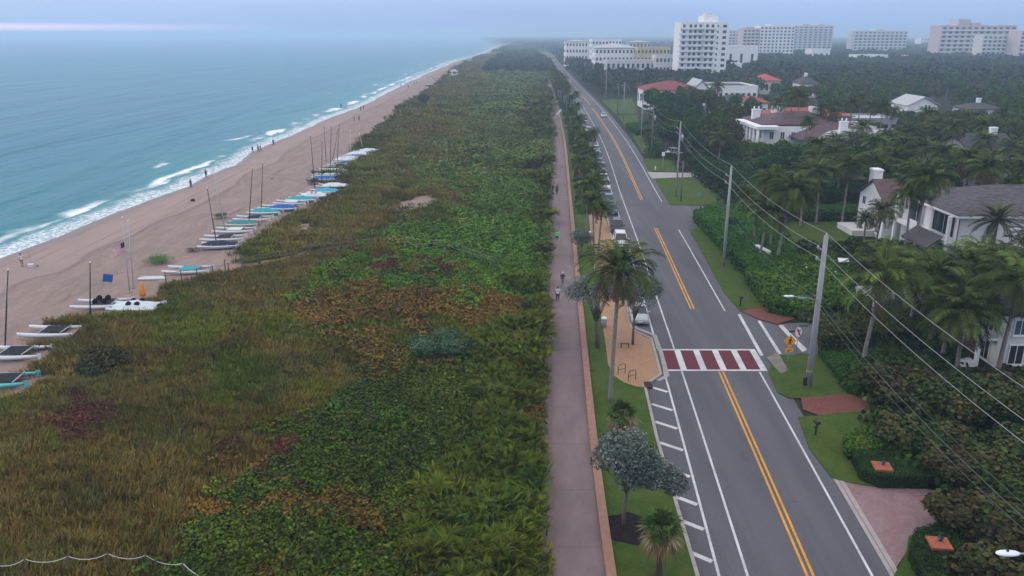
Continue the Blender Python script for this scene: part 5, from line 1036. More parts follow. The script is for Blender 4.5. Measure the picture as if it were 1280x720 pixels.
# ------------------------------------------------------------------ signs, bollards, racks
YEL = mat('sign_yellow', (.78,.36,.02), .5, .4, .05, 3); RED = mat('sign_red', (.50,.03,.04), .5, .4, .1, 3)
p = G(983, 466); t = empty('pedestrian_sign', p, .12, 'yellow diamond pedestrian crossing sign with arrow plate beside the crosswalk', 'sign', None); hh = HT(983,466,416)
MB().tube([(0,0,0),(0,0,hh-.1)], .035, 6).build('post', STEEL, t); s_ = .58; c_ = hh-.75
o = MB().add([(0,-.05,c_-s_),(s_,-.05,c_),(0,-.05,c_+s_),(-s_,-.05,c_),(0,-.03,c_-s_),(s_,-.03,c_),(0,-.03,c_+s_),(-s_,-.03,c_)], [(0,1,2,3),(7,6,5,4),(0,4,5,1),(1,5,6,2),(2,6,7,3),(3,7,4,0)]).build('diamond_plate', YEL, t)
wk = MB(); yq = -.056
def seg(x0, z0, x1, z1, w_): d = Vector((x1-x0, 0, z1-z0)).normalized(); n_ = Vector((-d.z, 0, d.x))*w_/2; a = Vector((x0, yq, c_+z0)); b = Vector((x1, yq, c_+z1)); wk.add([a-n_, b-n_, b+n_, a+n_], [(0,1,2,3)])
wk.add([(.08*math.cos(k*.785)+.03, yq, c_+.29+.08*math.sin(k*.785)) for k in range(8)], [tuple(range(8))]); seg(.02,.2,-.02,-.05,.15); seg(-.02,-.03,.14,-.3,.08); seg(-.02,-.03,-.16,-.32,.08); seg(.02,.16,.19,.0,.06); seg(.0,.16,-.18,.03,.06)
wk.build('walking_figure', BLK, o)
pl = MB().box(-.36,.36,-.05,-.03,c_-1.02,c_-.66).build('arrow_plate', YEL, t); a_ = MB(); a_.add([(.2,-.056,c_-.76),(.22,-.056,c_-.80),(-.08,-.056,c_-.92),(-.10,-.056,c_-.88)], [(0,1,2,3)]).add([(-.06,-.056,c_-.80),(-.02,-.056,c_-.96),(-.22,-.056,c_-.95)], [(0,1,2)]); a_.build('arrow', BLK, pl)
o = MB().tube([(-.15,0,hh+.1),(.35,0,hh+.15)], .09, 8).build('beacon_lamp', BLK, t)
p = G(995, 441); hh = HT(995,441,408); t = empty('stop_sign', p, 0, 'red and white no-parking style sign under a green street name blade, behind the yellow sign', 'sign', None); MB().tube([(0,0,0),(0,0,hh)], .035, 6).build('post', STEEL, t)
o = MB().add([(.33*math.cos(k*math.pi/4+.39), -.05, hh-.55+.5*math.sin(k*math.pi/4+.39)) for k in range(8)] + [(.33*math.cos(k*math.pi/4+.39), -.03, hh-.55+.5*math.sin(k*math.pi/4+.39)) for k in range(8)], [tuple(range(8)), tuple(range(15,7,-1))] + [(k,(k+1)%8+0,(k+1)%8+8,k+8) for k in range(8)]).build('plate', WHT, t)
MB().add([(-.22,-.056,hh-.25),(-.08,-.056,hh-.2),(.24,-.056,hh-.85),(.12,-.056,hh-.92)], [(0,1,2,3)]).add([(-.05,-.056,hh-.35),(.2,-.056,hh-.3),(.2,-.056,hh-.42),(-.0,-.056,hh-.5)], [(0,1,2,3)]).build('red_band', RED, o); MB().box(.0,.85,-.02,.02,hh-.02,hh+.14).build('street_name_blade', GRNS, t)
p = G(828, 237); p = G(828, 215); t = empty('roadside_sign', p, 0, 'small white rectangular sign on a thin post by the far driveway', 'sign', None); hh = HT(828,215,190); MB().tube([(0,0,0),(0,0,hh)], .04, 6).build('post', STEEL, t); MB().box(-.32,.32,-.05,-.03,hh-.85,hh).build('plate', WHT, t)
p = G(873, 250); t = empty('garden_sign', p, 0, 'small pale green signboard standing in the corner lawn', 'sign', None); MB().tube([(0,0,0),(0,0,1.0)], .04, 6).build('post', STEEL, t); MB().box(-.35,.35,-.05,-.02,.7,1.35).build('plate', mat('pale_green_sign', (.10,.32,.26), .6, .2, .05, 3), t)
def bollard(px, py, label): t = empty('bollard', G(px, py), 0, label, 'bollard', None); MB().tube([(0,0,0),(0,0,1.0)], .12, 10).build('body', WHT, t); MB().tube([(0,0,1.0),(0,0,1.08)], [.12,.05], 10).build('cap', WHT, t)
bollard(819, 214, 'short white marker post at the end of the far driveway')
def mailbox(px, py, label):
    t = empty('mailbox', G(px, py), .2, label, 'mailbox', 'mailboxes on the roadside lawns'); MB().box(-.05,.05,-.05,.05,0,1.05).build('post', BLK, t); m_ = MB(); n = 9
    m_.loft([[(.14*math.cos(k*math.pi/(n-1)), yy, 1.15+.13*math.sin(k*math.pi/(n-1))) for k in range(n)] + [(-.14, yy, 1.03), (.14, yy, 1.03)] for yy in (-.26, .26)], smooth=False); o = m_.build('box', BLK, t); MB().box(.14,.165,-.1,.05,1.12,1.25).build('flag', RED, o); MB().box(-.2,.2,-.03,.03,.72,.78).build('brace', BLK, t)
mailbox(925, 384, 'black mailbox on a post on the verge before the rounded hedge'); mailbox(1019, 545, 'black mailbox on a post on the lawn below the red brick driveway')
def rack(px, py, label): 
    t = empty('bike_rack', G(px, py, .125), .5, label, 'bike rack', 'bike racks on the tan plaza'); MB().tube([(-.38,0,0),(-.38,0,.7),(-.3,0,.85),(0,0,.9),(.3,0,.85),(.38,0,.7),(.38,0,0)], .032, 7).build('hoop', BLK, t); MB().tube([(-.37,0,.42),(.37,0,.42)], .024, 6).build('crossbar', BLK, t)
rack(777, 467, 'black hoop bike rack on the tan plaza, left of two'); rack(790, 475, 'black hoop bike rack on the tan plaza, nearer the kerb')
t = empty('trash_bin', G(755, 409, .1), 0, 'grey covered litter bin under the left silver tree at the plaza', 'bin', None); MB().tube([(0,0,0),(0,0,.9)], [.26,.3], 12).build('body', GREYW, t); MB().tube([(0,0,.9),(0,0,1.0),(0,0,1.12)], [.33,.3,.08], 12).build('lid', LENS, t)
t = empty('plaque', G(781, 434, .125), 0, 'low dark bench slab lying on the tan plaza', 'bench', None); MB().box(-.45,.45,-.1,.1,.32,.4).build('seat', mat('bench_wood', (.12,.05,.04), .7, .2, .2, 5), t); 
for sx in (-.35,.35): MB().box(sx-.04,sx+.04,-.08,.08,0,.32).build('leg', BLK, t)
t.name = 'bench'
o = sheet('storm_drain', [G(a, b, .0) for a, b in ((804,479),(813,479),(816,486),(806,486))], .155, mat('drain_iron', (.05,.022,.025), .8, .2, .2, 5), kind=None, thick=.15, label='dark square storm drain inlet at the tip of the plaza kerb', cat='drain'); del o['kind']
def lampball(px, py, label): t = empty('path_light', G(px, py), 0, label, 'light', None); MB().tube([(0,0,0),(0,0,2.6)], .04, 6).build('post', STEEL, t); MB().ball((0,0,2.75), .2, 10, 6).build('globe', LENS, t)
lampball(737, 315, 'small white globe light on a post beside the verge palms')
p = G(702, 152); t = empty('banner', p, 0, 'white and green feather banner above the promenade far up the verge', 'banner', None); MB().tube([(0,0,0),(0,0,4.2)], .04, 6).build('pole', STEEL, t)
MB().add([(0,0,4.2),(-.3,0,3.4),(-1.5,0,2.2),(-1.9,0,2.4),(-.9,0,3.9),(0,.03,4.2),(-.3,.03,3.4),(-1.5,.03,2.2),(-1.9,.03,2.4),(-.9,.03,3.9)][:10], [(0,1,2,3,4),(9,8,7,6,5)]).build('cloth', mat('banner_cloth', (.55,.72,.70), .7, .2, .2, 1), t)
def pillar(px, py, ytop, label):
    p = G(px, py); t = empty('brick_pillar', p, -.15, label, 'pillar', 'brick gate pillars'); h = HT(px, py, ytop); BR = mat('orange_brick', (.30,.10,.055), .8, .2, .25, 7, .3); MB().box(-.42,.42,-.42,.42,0,h-.12).build('shaft', BR, t); MB().box(-.56,.56,-.56,.56,h-.12,h).build('cap', BR, t)
    ln_ = empty('lantern', p + Vector((.12,.15,h)), 0, label.replace('brick pillar', 'lantern on the brick pillar').replace('orange ', 'dark '), 'lantern', 'lanterns on the gate pillars'); MB().tube([(0,0,0),(0,0,.12)], [.1,.05], 8).build('base', BLK, ln_); MB().box(-.1,.1,-.1,.1,.12,.4).build('pane', GLB, ln_); MB().tube([(0,0,.4),(0,0,.55)], [.17,.02], 4).build('cap', BLK, ln_)
pillar(1100, 600, 582, 'orange brick pillar in the upper curved hedge of the paver driveway'); pillar(1170, 702, 678, 'orange brick pillar in the lower curved hedge of the paver driveway')
# rope fences: posts joined by ropes
ROPE = mat('rope', (.40,.39,.36), .8, .2, .1, 5); POSTM = mat('fence_post_wood', (.085,.07,.06), .9, .1, .3, 5)
def ropefence(pts, label, ph=.95, pr=.055, rr=.022, sag=.16, rails=1, rm=ROPE, pm=POSTM, zf=None, grp=None, wpts=None):
    W_ = wpts or [GB(a, b) if a < 0 else G(a, b) for a, b in pts]; W_ = [Vector((p.x, p.y, (float(dune_z(np.array(p.x), np.array(p.y))) if zf is None else zf))) for p in W_]
    t = empty('rope_fence', W_[0], 0, label, 'fence', grp); o_ = W_[0]
    me = MB().tube([(0,0,-.2),(0,0,ph)], [pr, pr*.9], 6).mesh('post'); me.materials.append(pm)
    for p in W_[:100]: link('post', me, t).location = p-o_
    for a, b in zip(W_, W_[1:]):
        mb = MB()
        for k in range(rails):
            zz = ph-.06-k*.4; mb.tube([a-o_+(b-a)*u+Vector((0,0,zz-sag*4*u*(1-u))) for u in (0,.15,.3,.5,.7,.85,1)], rr, 4, False)
        mb.build('rope', rm, t)
def dens(pts, n): 
    c = []; L_ = [0]
    for a, b in zip(pts, pts[1:]): L_.append(L_[-1]+math.hypot(b[0]-a[0], b[1]-a[1]))
    for k in range(n): u = L_[-1]*k/(n-1); c.append((float(np.interp(u, L_, [p[0] for p in pts])), float(np.interp(u, L_, [p[1] for p in pts]))))
    return c
ropefence([(-50,742),(-5,741),(38,734),(91,729),(140,724),(187,726),(233,735),(272,757),(310,800)], 'white rope fence with sagging spans in the bottom left corner', 1.15, .06, .02, .28, rm=mat('white_rope', (.62,.62,.60), .8, .2, .08, 5))
ropefence(dens([(208,355),(240,352),(280,348),(340,340),(400,332),(440,325),(475,321),(545,322),(575,327),(618,345)], 22), 'post and rope fence on the near side of the beach access path', 1.45, .07, .03, .12, 1, rm=mat('weathered_rope', (.20,.18,.15), .9, .1, .15, 4))
ropefence(dens([(282,339),(340,332),(400,325),(445,319),(480,316),(545,317),(580,323),(616,340)], 17), 'post and rope fence on the far side of the beach access path', 1.45, .07, .03, .12, 1, rm=mat('weathered_rope', (.20,.18,.15), .9, .1, .15, 4))
ropefence(dens([(425,216),(450,217),(480,218),(523,217.5)], 9), 'short dark fence along the second beach path behind the boats', 1.1, .06, .03, .05, 2, POSTM)
wp = [Vector((pathx(y)-.42, y, 0)) for y in np.arange(28, 320, 3.1)]
ropefence(None, 'low post and rope fence running along the dune side of the promenade', .95, .05, .016, .05, 2, zf=0.0, wpts=wp, rm=mat('grey_cable', (.22,.20,.19), .6, .3, .1, 3))
# ------------------------------------------------------------------ vehicles
TYRE = mat('tyre_rubber', (.012,.012,.013), .9, .1, .2, 8); RIM = mat('wheel_rim', (.32,.33,.35), .35, .5, .1, 4, metal=.7); HL = mat('headlight', (.55,.58,.62), .15, .6, .05, 3); WIN = mat('car_window', (.012,.016,.02), .06, .6, .2, 2)
def car(x, y, rz, paint, label, suv=False, hood_len=None, away=False):
    """long axis Y, front towards -Y"""
    L_, W_, Hh = (4.8, 1.92, 1.76) if suv else (4.7, 1.82, 1.45); t = empty('parked_car' if not away else 'moving_car', (x, y, 0), rz + (math.pi if away else 0), label, 'car', 'cars parked along the verge' if not away else None)
    belt = .98 if suv else .9; hw = W_/2
    def ring(yy, w_, z0, z1, wt): return [(-w_,yy,z0+.1),(-w_*.96,yy,z0),(w_*.96,yy,z0),(w_,yy,z0+.1),(w_,yy,z1-.18),(wt,yy,z1-.03),(wt*.7,yy,z1),(-wt*.7,yy,z1),(-wt,yy,z1-.03),(-w_,yy,z1-.18)]
    y0 = -L_/2; hd = .72 if not suv else .9
    st = [(y0, hw*.80, .3, hd-.12, hw*.74), (y0+.12, hw*.92, .22, hd-.02, hw*.84), (y0+.5, hw*.99, .2, hd+.06, hw*.90), (y0+1.25, hw, .2, belt, hw*.93), (0, hw, .2, belt+.03, hw*.93), (L_/2-.9, hw, .2, belt+.05, hw*.93), (L_/2-.25, hw*.97, .22, belt+(.03 if suv else .02), hw*.88), (L_/2, hw*.86, .32, belt-.14, hw*.78)]
    b = MB().loft([ring(*q) for q in st]).build('body', paint, t)
    c0, c1, c2, c3 = (y0+1.15, y0+1.85, L_/2-.75, L_/2-.12) if suv else (y0+1.25, y0+2.1, L_/2-1.45, L_/2-.55)
    def cr(yy, w_, z): return [(-w_*1.0, yy, z), (w_*1.0, yy, z)]
    v = [(-hw*.9,c0,belt-.02),(hw*.9,c0,belt-.02),(hw*.9,c3,belt),(-hw*.9,c3,belt),(-hw*.72,c1,Hh-.05),(hw*.72,c1,Hh-.05),(hw*.72,c2,Hh-.05),(-hw*.72,c2,Hh-.05)]
    MB().add(v, [(0,1,5,4),(1,2,6,5),(2,3,7,6),(3,0,4,7),(4,5,6,7)]).build('windows', WIN, t, .03)
    MB().box(-hw*.72, hw*.72, c1-.03, c2+.03, Hh-.06, Hh).build('roof', paint, t, .05); pl_ = MB()
    for s_ in (-1, 1):
        for a_, bb in ((0, 4), (3, 7)) if s_ < 0 else ((1, 5), (2, 6)): pl_.tube([v[a_], v[bb]], .05, 5)
        ym = (c1+c2)/2; pl_.tube([(s_*hw*.9, ym, belt), (s_*hw*.725, ym, Hh-.05)], .045, 5)
    pl_.build('pillars', paint, t)
    wm = MB().tube([(-.11,0,0),(.11,0,0)], .34, 14).mesh('tyre'); rm = MB().tube([(-.12,0,0),(.12,0,0)], .2, 10).mesh('rim')
    for yy in (y0+.92, L_/2-.95):
        for s_ in (-1, 1): o = link('wheel', wm, t, TYRE); o.location = (s_*(hw-.1), yy, .34); link('rim', rm, o, RIM)
    for s_ in (-1, 1):
        MB().box(s_*hw*.62-.17, s_*hw*.62+.17, y0+.03, y0+.2, hd-.27, hd-.12).build('headlight', HL, t, .02); MB().box(s_*hw*.68-.14, s_*hw*.68+.14, L_/2-.12, L_/2-.01, belt-.36, belt-.2).build('taillight', RED, t, .02); MB().box(s_*(hw+.1)-.1, s_*(hw+.1)+.1, c0+.35, c0+.5, belt, belt+.13).build('mirror', paint, t, .02)
    MB().box(-hw*.45, hw*.45, y0-.015, y0+.1, .42, hd-.25).build('grille', BLK, t); MB().box(-.26, .26, y0-.03, y0-.016, .42, .54).build('number_plate', WHT, t)
    return t
def paint(n, c): return mat('paint_'+n, c, .25, .5, .03, 1)
PT = {'white': paint('white', (.62,.63,.64)), 'silver': paint('silver', (.36,.38,.40)), 'black': paint('black', (.015,.016,.018)), 'navy': paint('navy', (.02,.03,.06)), 'grey': paint('grey', (.12,.125,.13)), 'blue': paint('blue', (.10,.22,.36)), 'teal': paint('teal', (.08,.16,.2)), 'red': paint('red', (.22,.03,.03))}
cars = [(408,'silver',0,'silver car half hidden under the right silver tree at the plaza'),(311,'white',1,'white car just above the crown of the tall coconut palm'),(293,'black',1,'black off-road vehicle second in the parked row from the tall palm'),(270,'navy',0,'dark blue saloon third in the parked row from the tall palm'),(256.5,'blue',0,'light blue saloon fourth in the parked row from the tall palm'),
 (239,'white',1,'white car fifth in the parked row, partly under palm fronds'),(229,'silver',0,'silver car sixth in the parked row'),(216,'grey',1,'grey car seventh in the parked row by the palms'),(208,'blue',0,'blue car eighth in the parked row by the palms'),(200,'black',0,'black car ninth in the parked row, beside the silvery tree'),(191,'white',0,'white car tenth in the parked row, beside the silvery tree'),
 (177,'black',1,'black car eleventh in the parked row'),(172,'teal',0,'teal car twelfth in the parked row'),(166,'white',0,'white car thirteenth in the parked row'),(161,'grey',0,'grey car fourteenth in the parked row'),(154,'silver',1,'silver car fifteenth in the parked row'),(150,'navy',0,'dark car sixteenth in the parked row'),(134,'red',0,'dark red car seventeenth in the parked row'),(127,'silver',1,'silver car eighteenth in the parked row'),(117,'white',0,'white car nineteenth in the parked row'),(110,'black',1,'black car twentieth in the parked row'),(103,'white',0,'tiny white car at the far hazy end of the parked row'),(99,'blue',0,'tiny blue car at the far hazy end of the parked row')]
def hdg(y): return -math.atan((rx(y+6)-rx(y-6))/12)
for py, c_, su, lab in cars:
    yy = G(770, py).y + 2.4; car(roff(yy, -6.05), yy, hdg(yy), PT[c_], lab, bool(su))
def mover(py, off, c_, lab, away, su=False): yy = G(750, py).y; car(roff(yy, off), yy, hdg(yy), PT[c_], lab, su, None, away)
mover(146, 1.7, 'white', 'white car driving up the road beside the far lawns', True); mover(84, -1.7, 'white', 'tiny white car driving in the far distance on the road', False, True); mover(77, 1.6, 'grey', 'faint grey car at the vanishing end of the road', True)
t = car(G(805,212).x+11, G(805,212).y+22, .4, PT['white'], 'white car parked under trees beyond the bushes near the fourth pole', True); t['group'] = 'cars by the houses'
cw = G(1052, 345); t = empty('golf_cart', cw, -.3, 'small golf cart with rounded white roof behind the palms beside the big utility pole', 'golf cart', None); MB().box(-.62,.62,-.9,.9,1.92,2.05).build('roof', LENS, t, .06); MB().box(-.55,.55,-1.1,1.0,.35,.85).build('body', WH2, t, .08)
for sx in (-.55,.55):
    for sy in (-.8,.8): MB().tube([(sx,sy,.8),(sx,sy,1.95)], .025, 6).build('post', STEEL, t); o = MB().tube([(sx-.08,sy,.23),(sx+.08,sy,.23)], .23, 12).build('wheel', TYRE, t)
MB().box(-.5,.5,.1,.6,.85,1.0).box(-.5,.5,.55,.68,1.0,1.5).build('seat', WH2, t, .03)
for k, (px, py, lab) in enumerate([(1006,352,'cream garden statue left of the big utility pole'),(1042,358,'cream garden statue right of the big utility pole')]):
    t = empty('statue', G(px, py), k*.8, lab, 'statue', 'garden statues by the hedge'); MB().box(-.22,.22,-.22,.22,0,.9).build('plinth', WH2, t, .03); MB().tube([(0,0,.9),(0,0,1.1),(.02,0,1.35),(0,0,1.55),(0,0,1.62)], [.14,.17,.12,.2,.07], 8).ball((0,0,1.74), .11, 8, 6, 1.2).tube([(.17,0,1.52),(.24,-.05,1.3),(.12,-.14,1.2)], [.05,.045,.04], 6).tube([(-.17,0,1.52),(-.22,-.04,1.3),(-.18,-.08,1.1)], [.05,.045,.04], 6).build('figure', WH2, t)
t = empty('garden_wall', G(955, 345), 0, 'low white curved garden wall below the twin garden palms', 'wall', None); a, b = G(944, 324), G(960, 333); d = (b-a).normalized(); n_ = Vector((d.y,-d.x,0))*.15; MB().prism([tuple(q-t.location) for q in (a-n_, b-n_, b+n_, a+n_)], 0, 1.9).build('masonry', WH, t); MB().prism([tuple(q-t.location) for q in (a-n_*1.5, b-n_*1.5, b+n_*1.5, a+n_*1.5)], 1.9, 2.0).build('coping', TRIM, t)
t = empty('parasol', G(1122, 332), 0, 'closed bright pink parasol on the terrace of the gabled white wing', 'parasol', None); MB().tube([(0,0,0),(0,0,1.6)], .03, 6).build('pole', STEEL, t); MB().ball((0,0,1.8), .42, 10, 6, .8).build('canopy', mat('pink_cloth', (.72,.10,.30), .7, .2, .05, 3), t)
t = empty('patio_table', G(1130, 334), .3, 'table under a pale cloth beside the pink parasol', 'table', None); MB().box(-.8,.8,-.5,.5,.74,.8).build('tabletop', WH2, t, .02)
for sx in (-.65,.65):
    for sy in (-.4,.4): MB().tube([(sx,sy,0),(sx,sy,.75)], .03, 6).build('leg', STEEL, t)
# ------------------------------------------------------------------ beach boats
HW = mat('hull_white', (.60,.63,.66), .35, .4, .06, 1.2); HT_ = mat('hull_teal', (.10,.42,.46), .4, .4, .08, 1.2); HY_ = mat('hull_cream', (.55,.50,.34), .4, .4, .06, 1.2); TRAMP = mat('black_mesh', (.022,.024,.03), .9, .1, .2, 10); CTEAL = mat('teal_cover', (.03,.30,.34), .75, .2, .15, 2); CBLUE = mat('blue_cover', (.02,.10,.36), .75, .2, .15, 2); CWH = mat('white_tarp', (.55,.62,.66), .8, .2, .08, 1.5, .6, 3); CNAVY = mat('navy_cover', (.02,.025,.06), .8, .2, .15, 2); CTURQ = mat('turquoise_cover', (.04,.34,.46), .75, .2, .1, 2); MASTB = mat('dark_mast', (.02,.02,.024), .4, .4, .1, 3); MASTR = mat('red_mast', (.10,.02,.025), .5, .3, .1, 3); MASTG = mat('pale_mast', (.40,.40,.42), .4, .4, .1, 3)
ORG = mat('orange_cloth', (.72,.25,.02), .7, .2, .05, 3)
def hull_mesh(L_):
    rs = []
    for u in [0, .04, .12, .3, .55, .8, .95, 1.0]:
        w_ = .27*math.sin(math.pi*min(1, .12+u*.9))**.55*(1 if u < .98 else .35); dpt = .42*(1-.35*u**3); rk = .16*(1-u)**6 + .08*u**4; x = (u-.5)*L_
        rs.append([(x, w_, .52+rk), (x, w_*.9, .52-dpt*.5+rk), (x, 0, .52-dpt+rk*1.6), (x, -w_*.9, .52-dpt*.5+rk), (x, -w_, .52+rk), (x, 0, .56+rk)])
    return MB().loft(rs).mesh('hull')
def catamaran(px, py, label, rz=0, L_=5.2, hull=HW, tramp=TRAMP, cover=None, mast=None, mastm=MASTB, wheels=False, wide=2.2):
    """bow towards -X (the sea). mast = (foot px, foot py, top px, top py)"""
    g = GB(px, py); t = empty('catamaran', g, rz, label, 'catamaran', 'sailing catamarans drawn up on the beach'); hm = hull_mesh(L_); hw_ = wide/2
    for s_ in (-1, 1): link('hull', hm, t, hull).location = (0, s_*hw_, 0); MB().box(L_/2-.05, L_/2+.3, s_*hw_-.02, s_*hw_+.02, .15, .75).build('rudder', hull, t)
    for xx in (-.75, 1.35): MB().tube([(xx,-hw_,.66),(xx,hw_,.66)], .055, 7).build('crossbeam', MASTG, t)
    MB().box(-.7, 1.3, -hw_+.16, hw_-.16, .64, .67).build('trampoline', tramp, t)
    if cover: 
        m_ = MB(); rs = []
        for u in np.linspace(0, 1, 9):
            x = -2.1+4.5*u; hgt = .72+.28*math.sin(math.pi*u)+.05*math.sin(u*17+px); rs.append([(x, y_, .48 if abs(y_) > hw_ else hgt-.12*abs(y_)+.05*math.sin(y_*7+u*9)) for y_ in (-hw_-.28, -hw_-.05, -hw_*.5, 0, hw_*.5, hw_+.05, hw_+.28)])
        m_.loft(rs, closed=False, caps=False); o = m_.build('cover', cover, t); so = o.modifiers.new('s', 'SOLIDIFY'); so.thickness = .03
    if mast:
        f = GB(mast[0], mast[1]); h = HT(mast[0], mast[1], mast[3], f.z); loc = t.matrix_basis.inverted() @ (f + Vector((0,0,.6)));
        D = CH-(f.z+h); d_ = f.y*CT + D*ST; tx = (mast[2]-640)*d_/F; top = t.matrix_basis.inverted() @ Vector((tx, f.y, f.z+h)); loc = t.matrix_basis.inverted() @ Vector((f.x, f.y, f.z+.66))
        o = MB().tube([loc, top], [.075, .05], 7).build('mast', mastm, t); MB().ball(top, .10, 8, 5).build('mast_float', LENS, o); st_ = MB()
        for q_ in ((-L_/2+.3,-hw_,.6),(-L_/2+.3,hw_,.6),(.2,-hw_,.6),(.2,hw_,.6)): st_.tube([top.lerp(loc, .2), q_], .008, 3)
        st_.build('shroud', STEEL, t)
    if wheels:
        for sx in (-.4, .5):
            for s_ in (-.6, .6): MB().tube([(sx, s_-.13, .9),(sx, s_+.13, .9)], .28, 12).build('wheel', TYRE, t)
    return t
C_ = catamaran
C_(4,481,'light teal catamaran cut off at the left edge, lowest of all', .1, 4.6, HT_); C_(18,446,'white catamaran with black mesh and tall mast at the far left edge', .04, 5.6, mast=(8,440,10,337), wide=2.4); C_(66,419,'white catamaran with dark deck and no mast lying in the grass', .03, 5.4)
C_(128,384,'white catamaran with black trolley wheels beside a dark mast in the grass', .12, 5.6, wheels=True, mast=(114,402,112.5,328)); C_(170,388,'catamaran wrapped in a big white tarp with trolley wheels, near the orange umbrella', 0, 5.2, cover=CWH, wheels=True)
C_(235,341,'white catamaran with teal deck beside the fence at the beach path', .05, 5.4, tramp=CTEAL); C_(274,310,'white catamaran under a navy cover with leaning pale-tipped mast', .1, 5.2, cover=CNAVY, mast=(271,308,259,235)); C_(279,301,'white catamaran with dark deck and green sail bag, behind the navy-covered one', .08, 5.8, mast=(282,292,266,208), mastm=MASTG)
C_(292,291,'pale white catamaran third up the sand from the leaning mast', .05, 5.6, tramp=CWH); C_(303,283,'cream-hulled catamaran with grey-teal cover and vertical dark mast', .05, 4.6, HY_, cover=mat('grey_teal_cover', (.06,.20,.23), .8, .2, .1, 2), mast=(312,280,315.5,210)); C_(316,276,'white catamaran lying just past the cream-hulled one', .03, 5.6)
C_(331,268,'white catamaran with bright teal cover and dark mast, low in the long row', .02, 5.2, cover=CTEAL, mast=(327,266,328.5,203)); C_(344,262,'white catamaran between the teal and the blue covers', 0, 5.2, tramp=CWH); C_(354,263,'white catamaran with a bright blue cover at the grass edge', -.05, 4.6, cover=CBLUE)
C_(363,256,'white catamaran with slate deck above the blue cover', 0, 5.4, tramp=CWH); C_(377,252,'catamaran with teal cover beside the red-marked white sail', 0, 5.0, cover=CTEAL); C_(392,247,'white catamaran draped in a white sail marked with two red strokes', 0, 5.6, cover=CWH); C_(408,242,'catamaran under a long turquoise cover, largest colour patch of the row', .02, 6.6, cover=CTURQ, mast=(394,240,388,169))
C_(418,235,'white covered catamaran right behind the turquoise one with a dark mast', 0, 6.4, cover=CWH, mast=(402.5,233,402.5,175)); C_(406,226,'catamaran with blue-grey cover at the dark shore bush', 0, 6.0, cover=CBLUE, mast=(413,224,414,157), mastm=MASTR); C_(410,221,'pale catamaran beneath the red mast', 0, 6.0, tramp=CWH)
C_(415,215,'white catamaran ninth from the far end of the row', 0, 6.4, tramp=CWH, mast=(408,206,405,157)); C_(424,210,'white catamaran eighth from the far end of the row', 0, 6.0, mast=(422,204,424,154)); C_(430,206,'white catamaran with blue deck seventh from the far end', 0, 5.8, tramp=CBLUE, mast=(416,204,423,160), mastm=MASTR)
C_(432,202,'covered white catamaran sixth from the far end', 0, 5.4, cover=CWH); C_(437,199,'white catamaran fifth from the far end, below a pale mast', 0, 5.2, tramp=CWH, mast=(438.5,192,437.5,163), mastm=HY_); C_(443,197,'blue-decked white catamaran fourth from the far end', 0, 5.2, tramp=CBLUE); C_(448,194.5,'white catamaran third from the far end', 0, 5.2, cover=CWH)
C_(454,192,'white catamaran with cream leaning mast near the far end', 0, 5.2, tramp=CWH, mast=(453.5,188,449,166), mastm=HY_); C_(461,190.5,'last white catamaran at the far end of the row', 0, 5.0, cover=CWH)
o_ = [q for q in bpy.data.objects if q.get('label', '').startswith('white catamaran draped')][0]; sm_ = MB()
for xx in (-.3, .45): sm_.box(xx, xx+.22, -1.0, .2, 1.06, 1.09).box(xx-.18, xx, -.1, .15, 1.06, 1.09)
sm_.build('sail_marking', RED, o_)
t = empty('dinghy', GB(190, 349), .08, 'small upturned white boat lying alone below the green sand patch', 'boat', None); rs = [[(x, w_*math.cos(q), .05+.32*math.sin(q)*w_/.45) for q in [k*math.pi/8 for k in range(9)]] for x, w_ in [(-1.7,.1),(-1.4,.28),(-.6,.44),(.4,.45),(1.3,.38),(1.65,.3)]]
MB().loft(rs).build('hull', HW, t); MB().box(-1.4,1.3,-.02,.02,.36,.42).build('keel', HW, t)
t = empty('closed_umbrella', GB(179, 372), 0, 'closed orange beach umbrella standing beside the white tarp', 'umbrella', None); MB().tube([(0,0,0),(0,0,.5)], .05, 6).build('pole', STEEL, t); MB().tube([(0,0,.25),(0,0,.6),(0,0,1.5),(0,0,1.9)], [.34,.36,.2,.03], 10).build('canopy', ORG, t)
t = empty('beach_sign', GB(134, 356), .5, 'small tilted blue board standing on open sand near the flagpoles', 'board', None); MB().box(-.55,.5,-.03,.03,.35,1.3).build('panel', CBLUE, t).rotation_euler = (0,.25,0)
for sx in (-.4,.35): MB().tube([(sx,0,0),(sx,0,.7)], .03, 5).build('leg', STEEL, t)
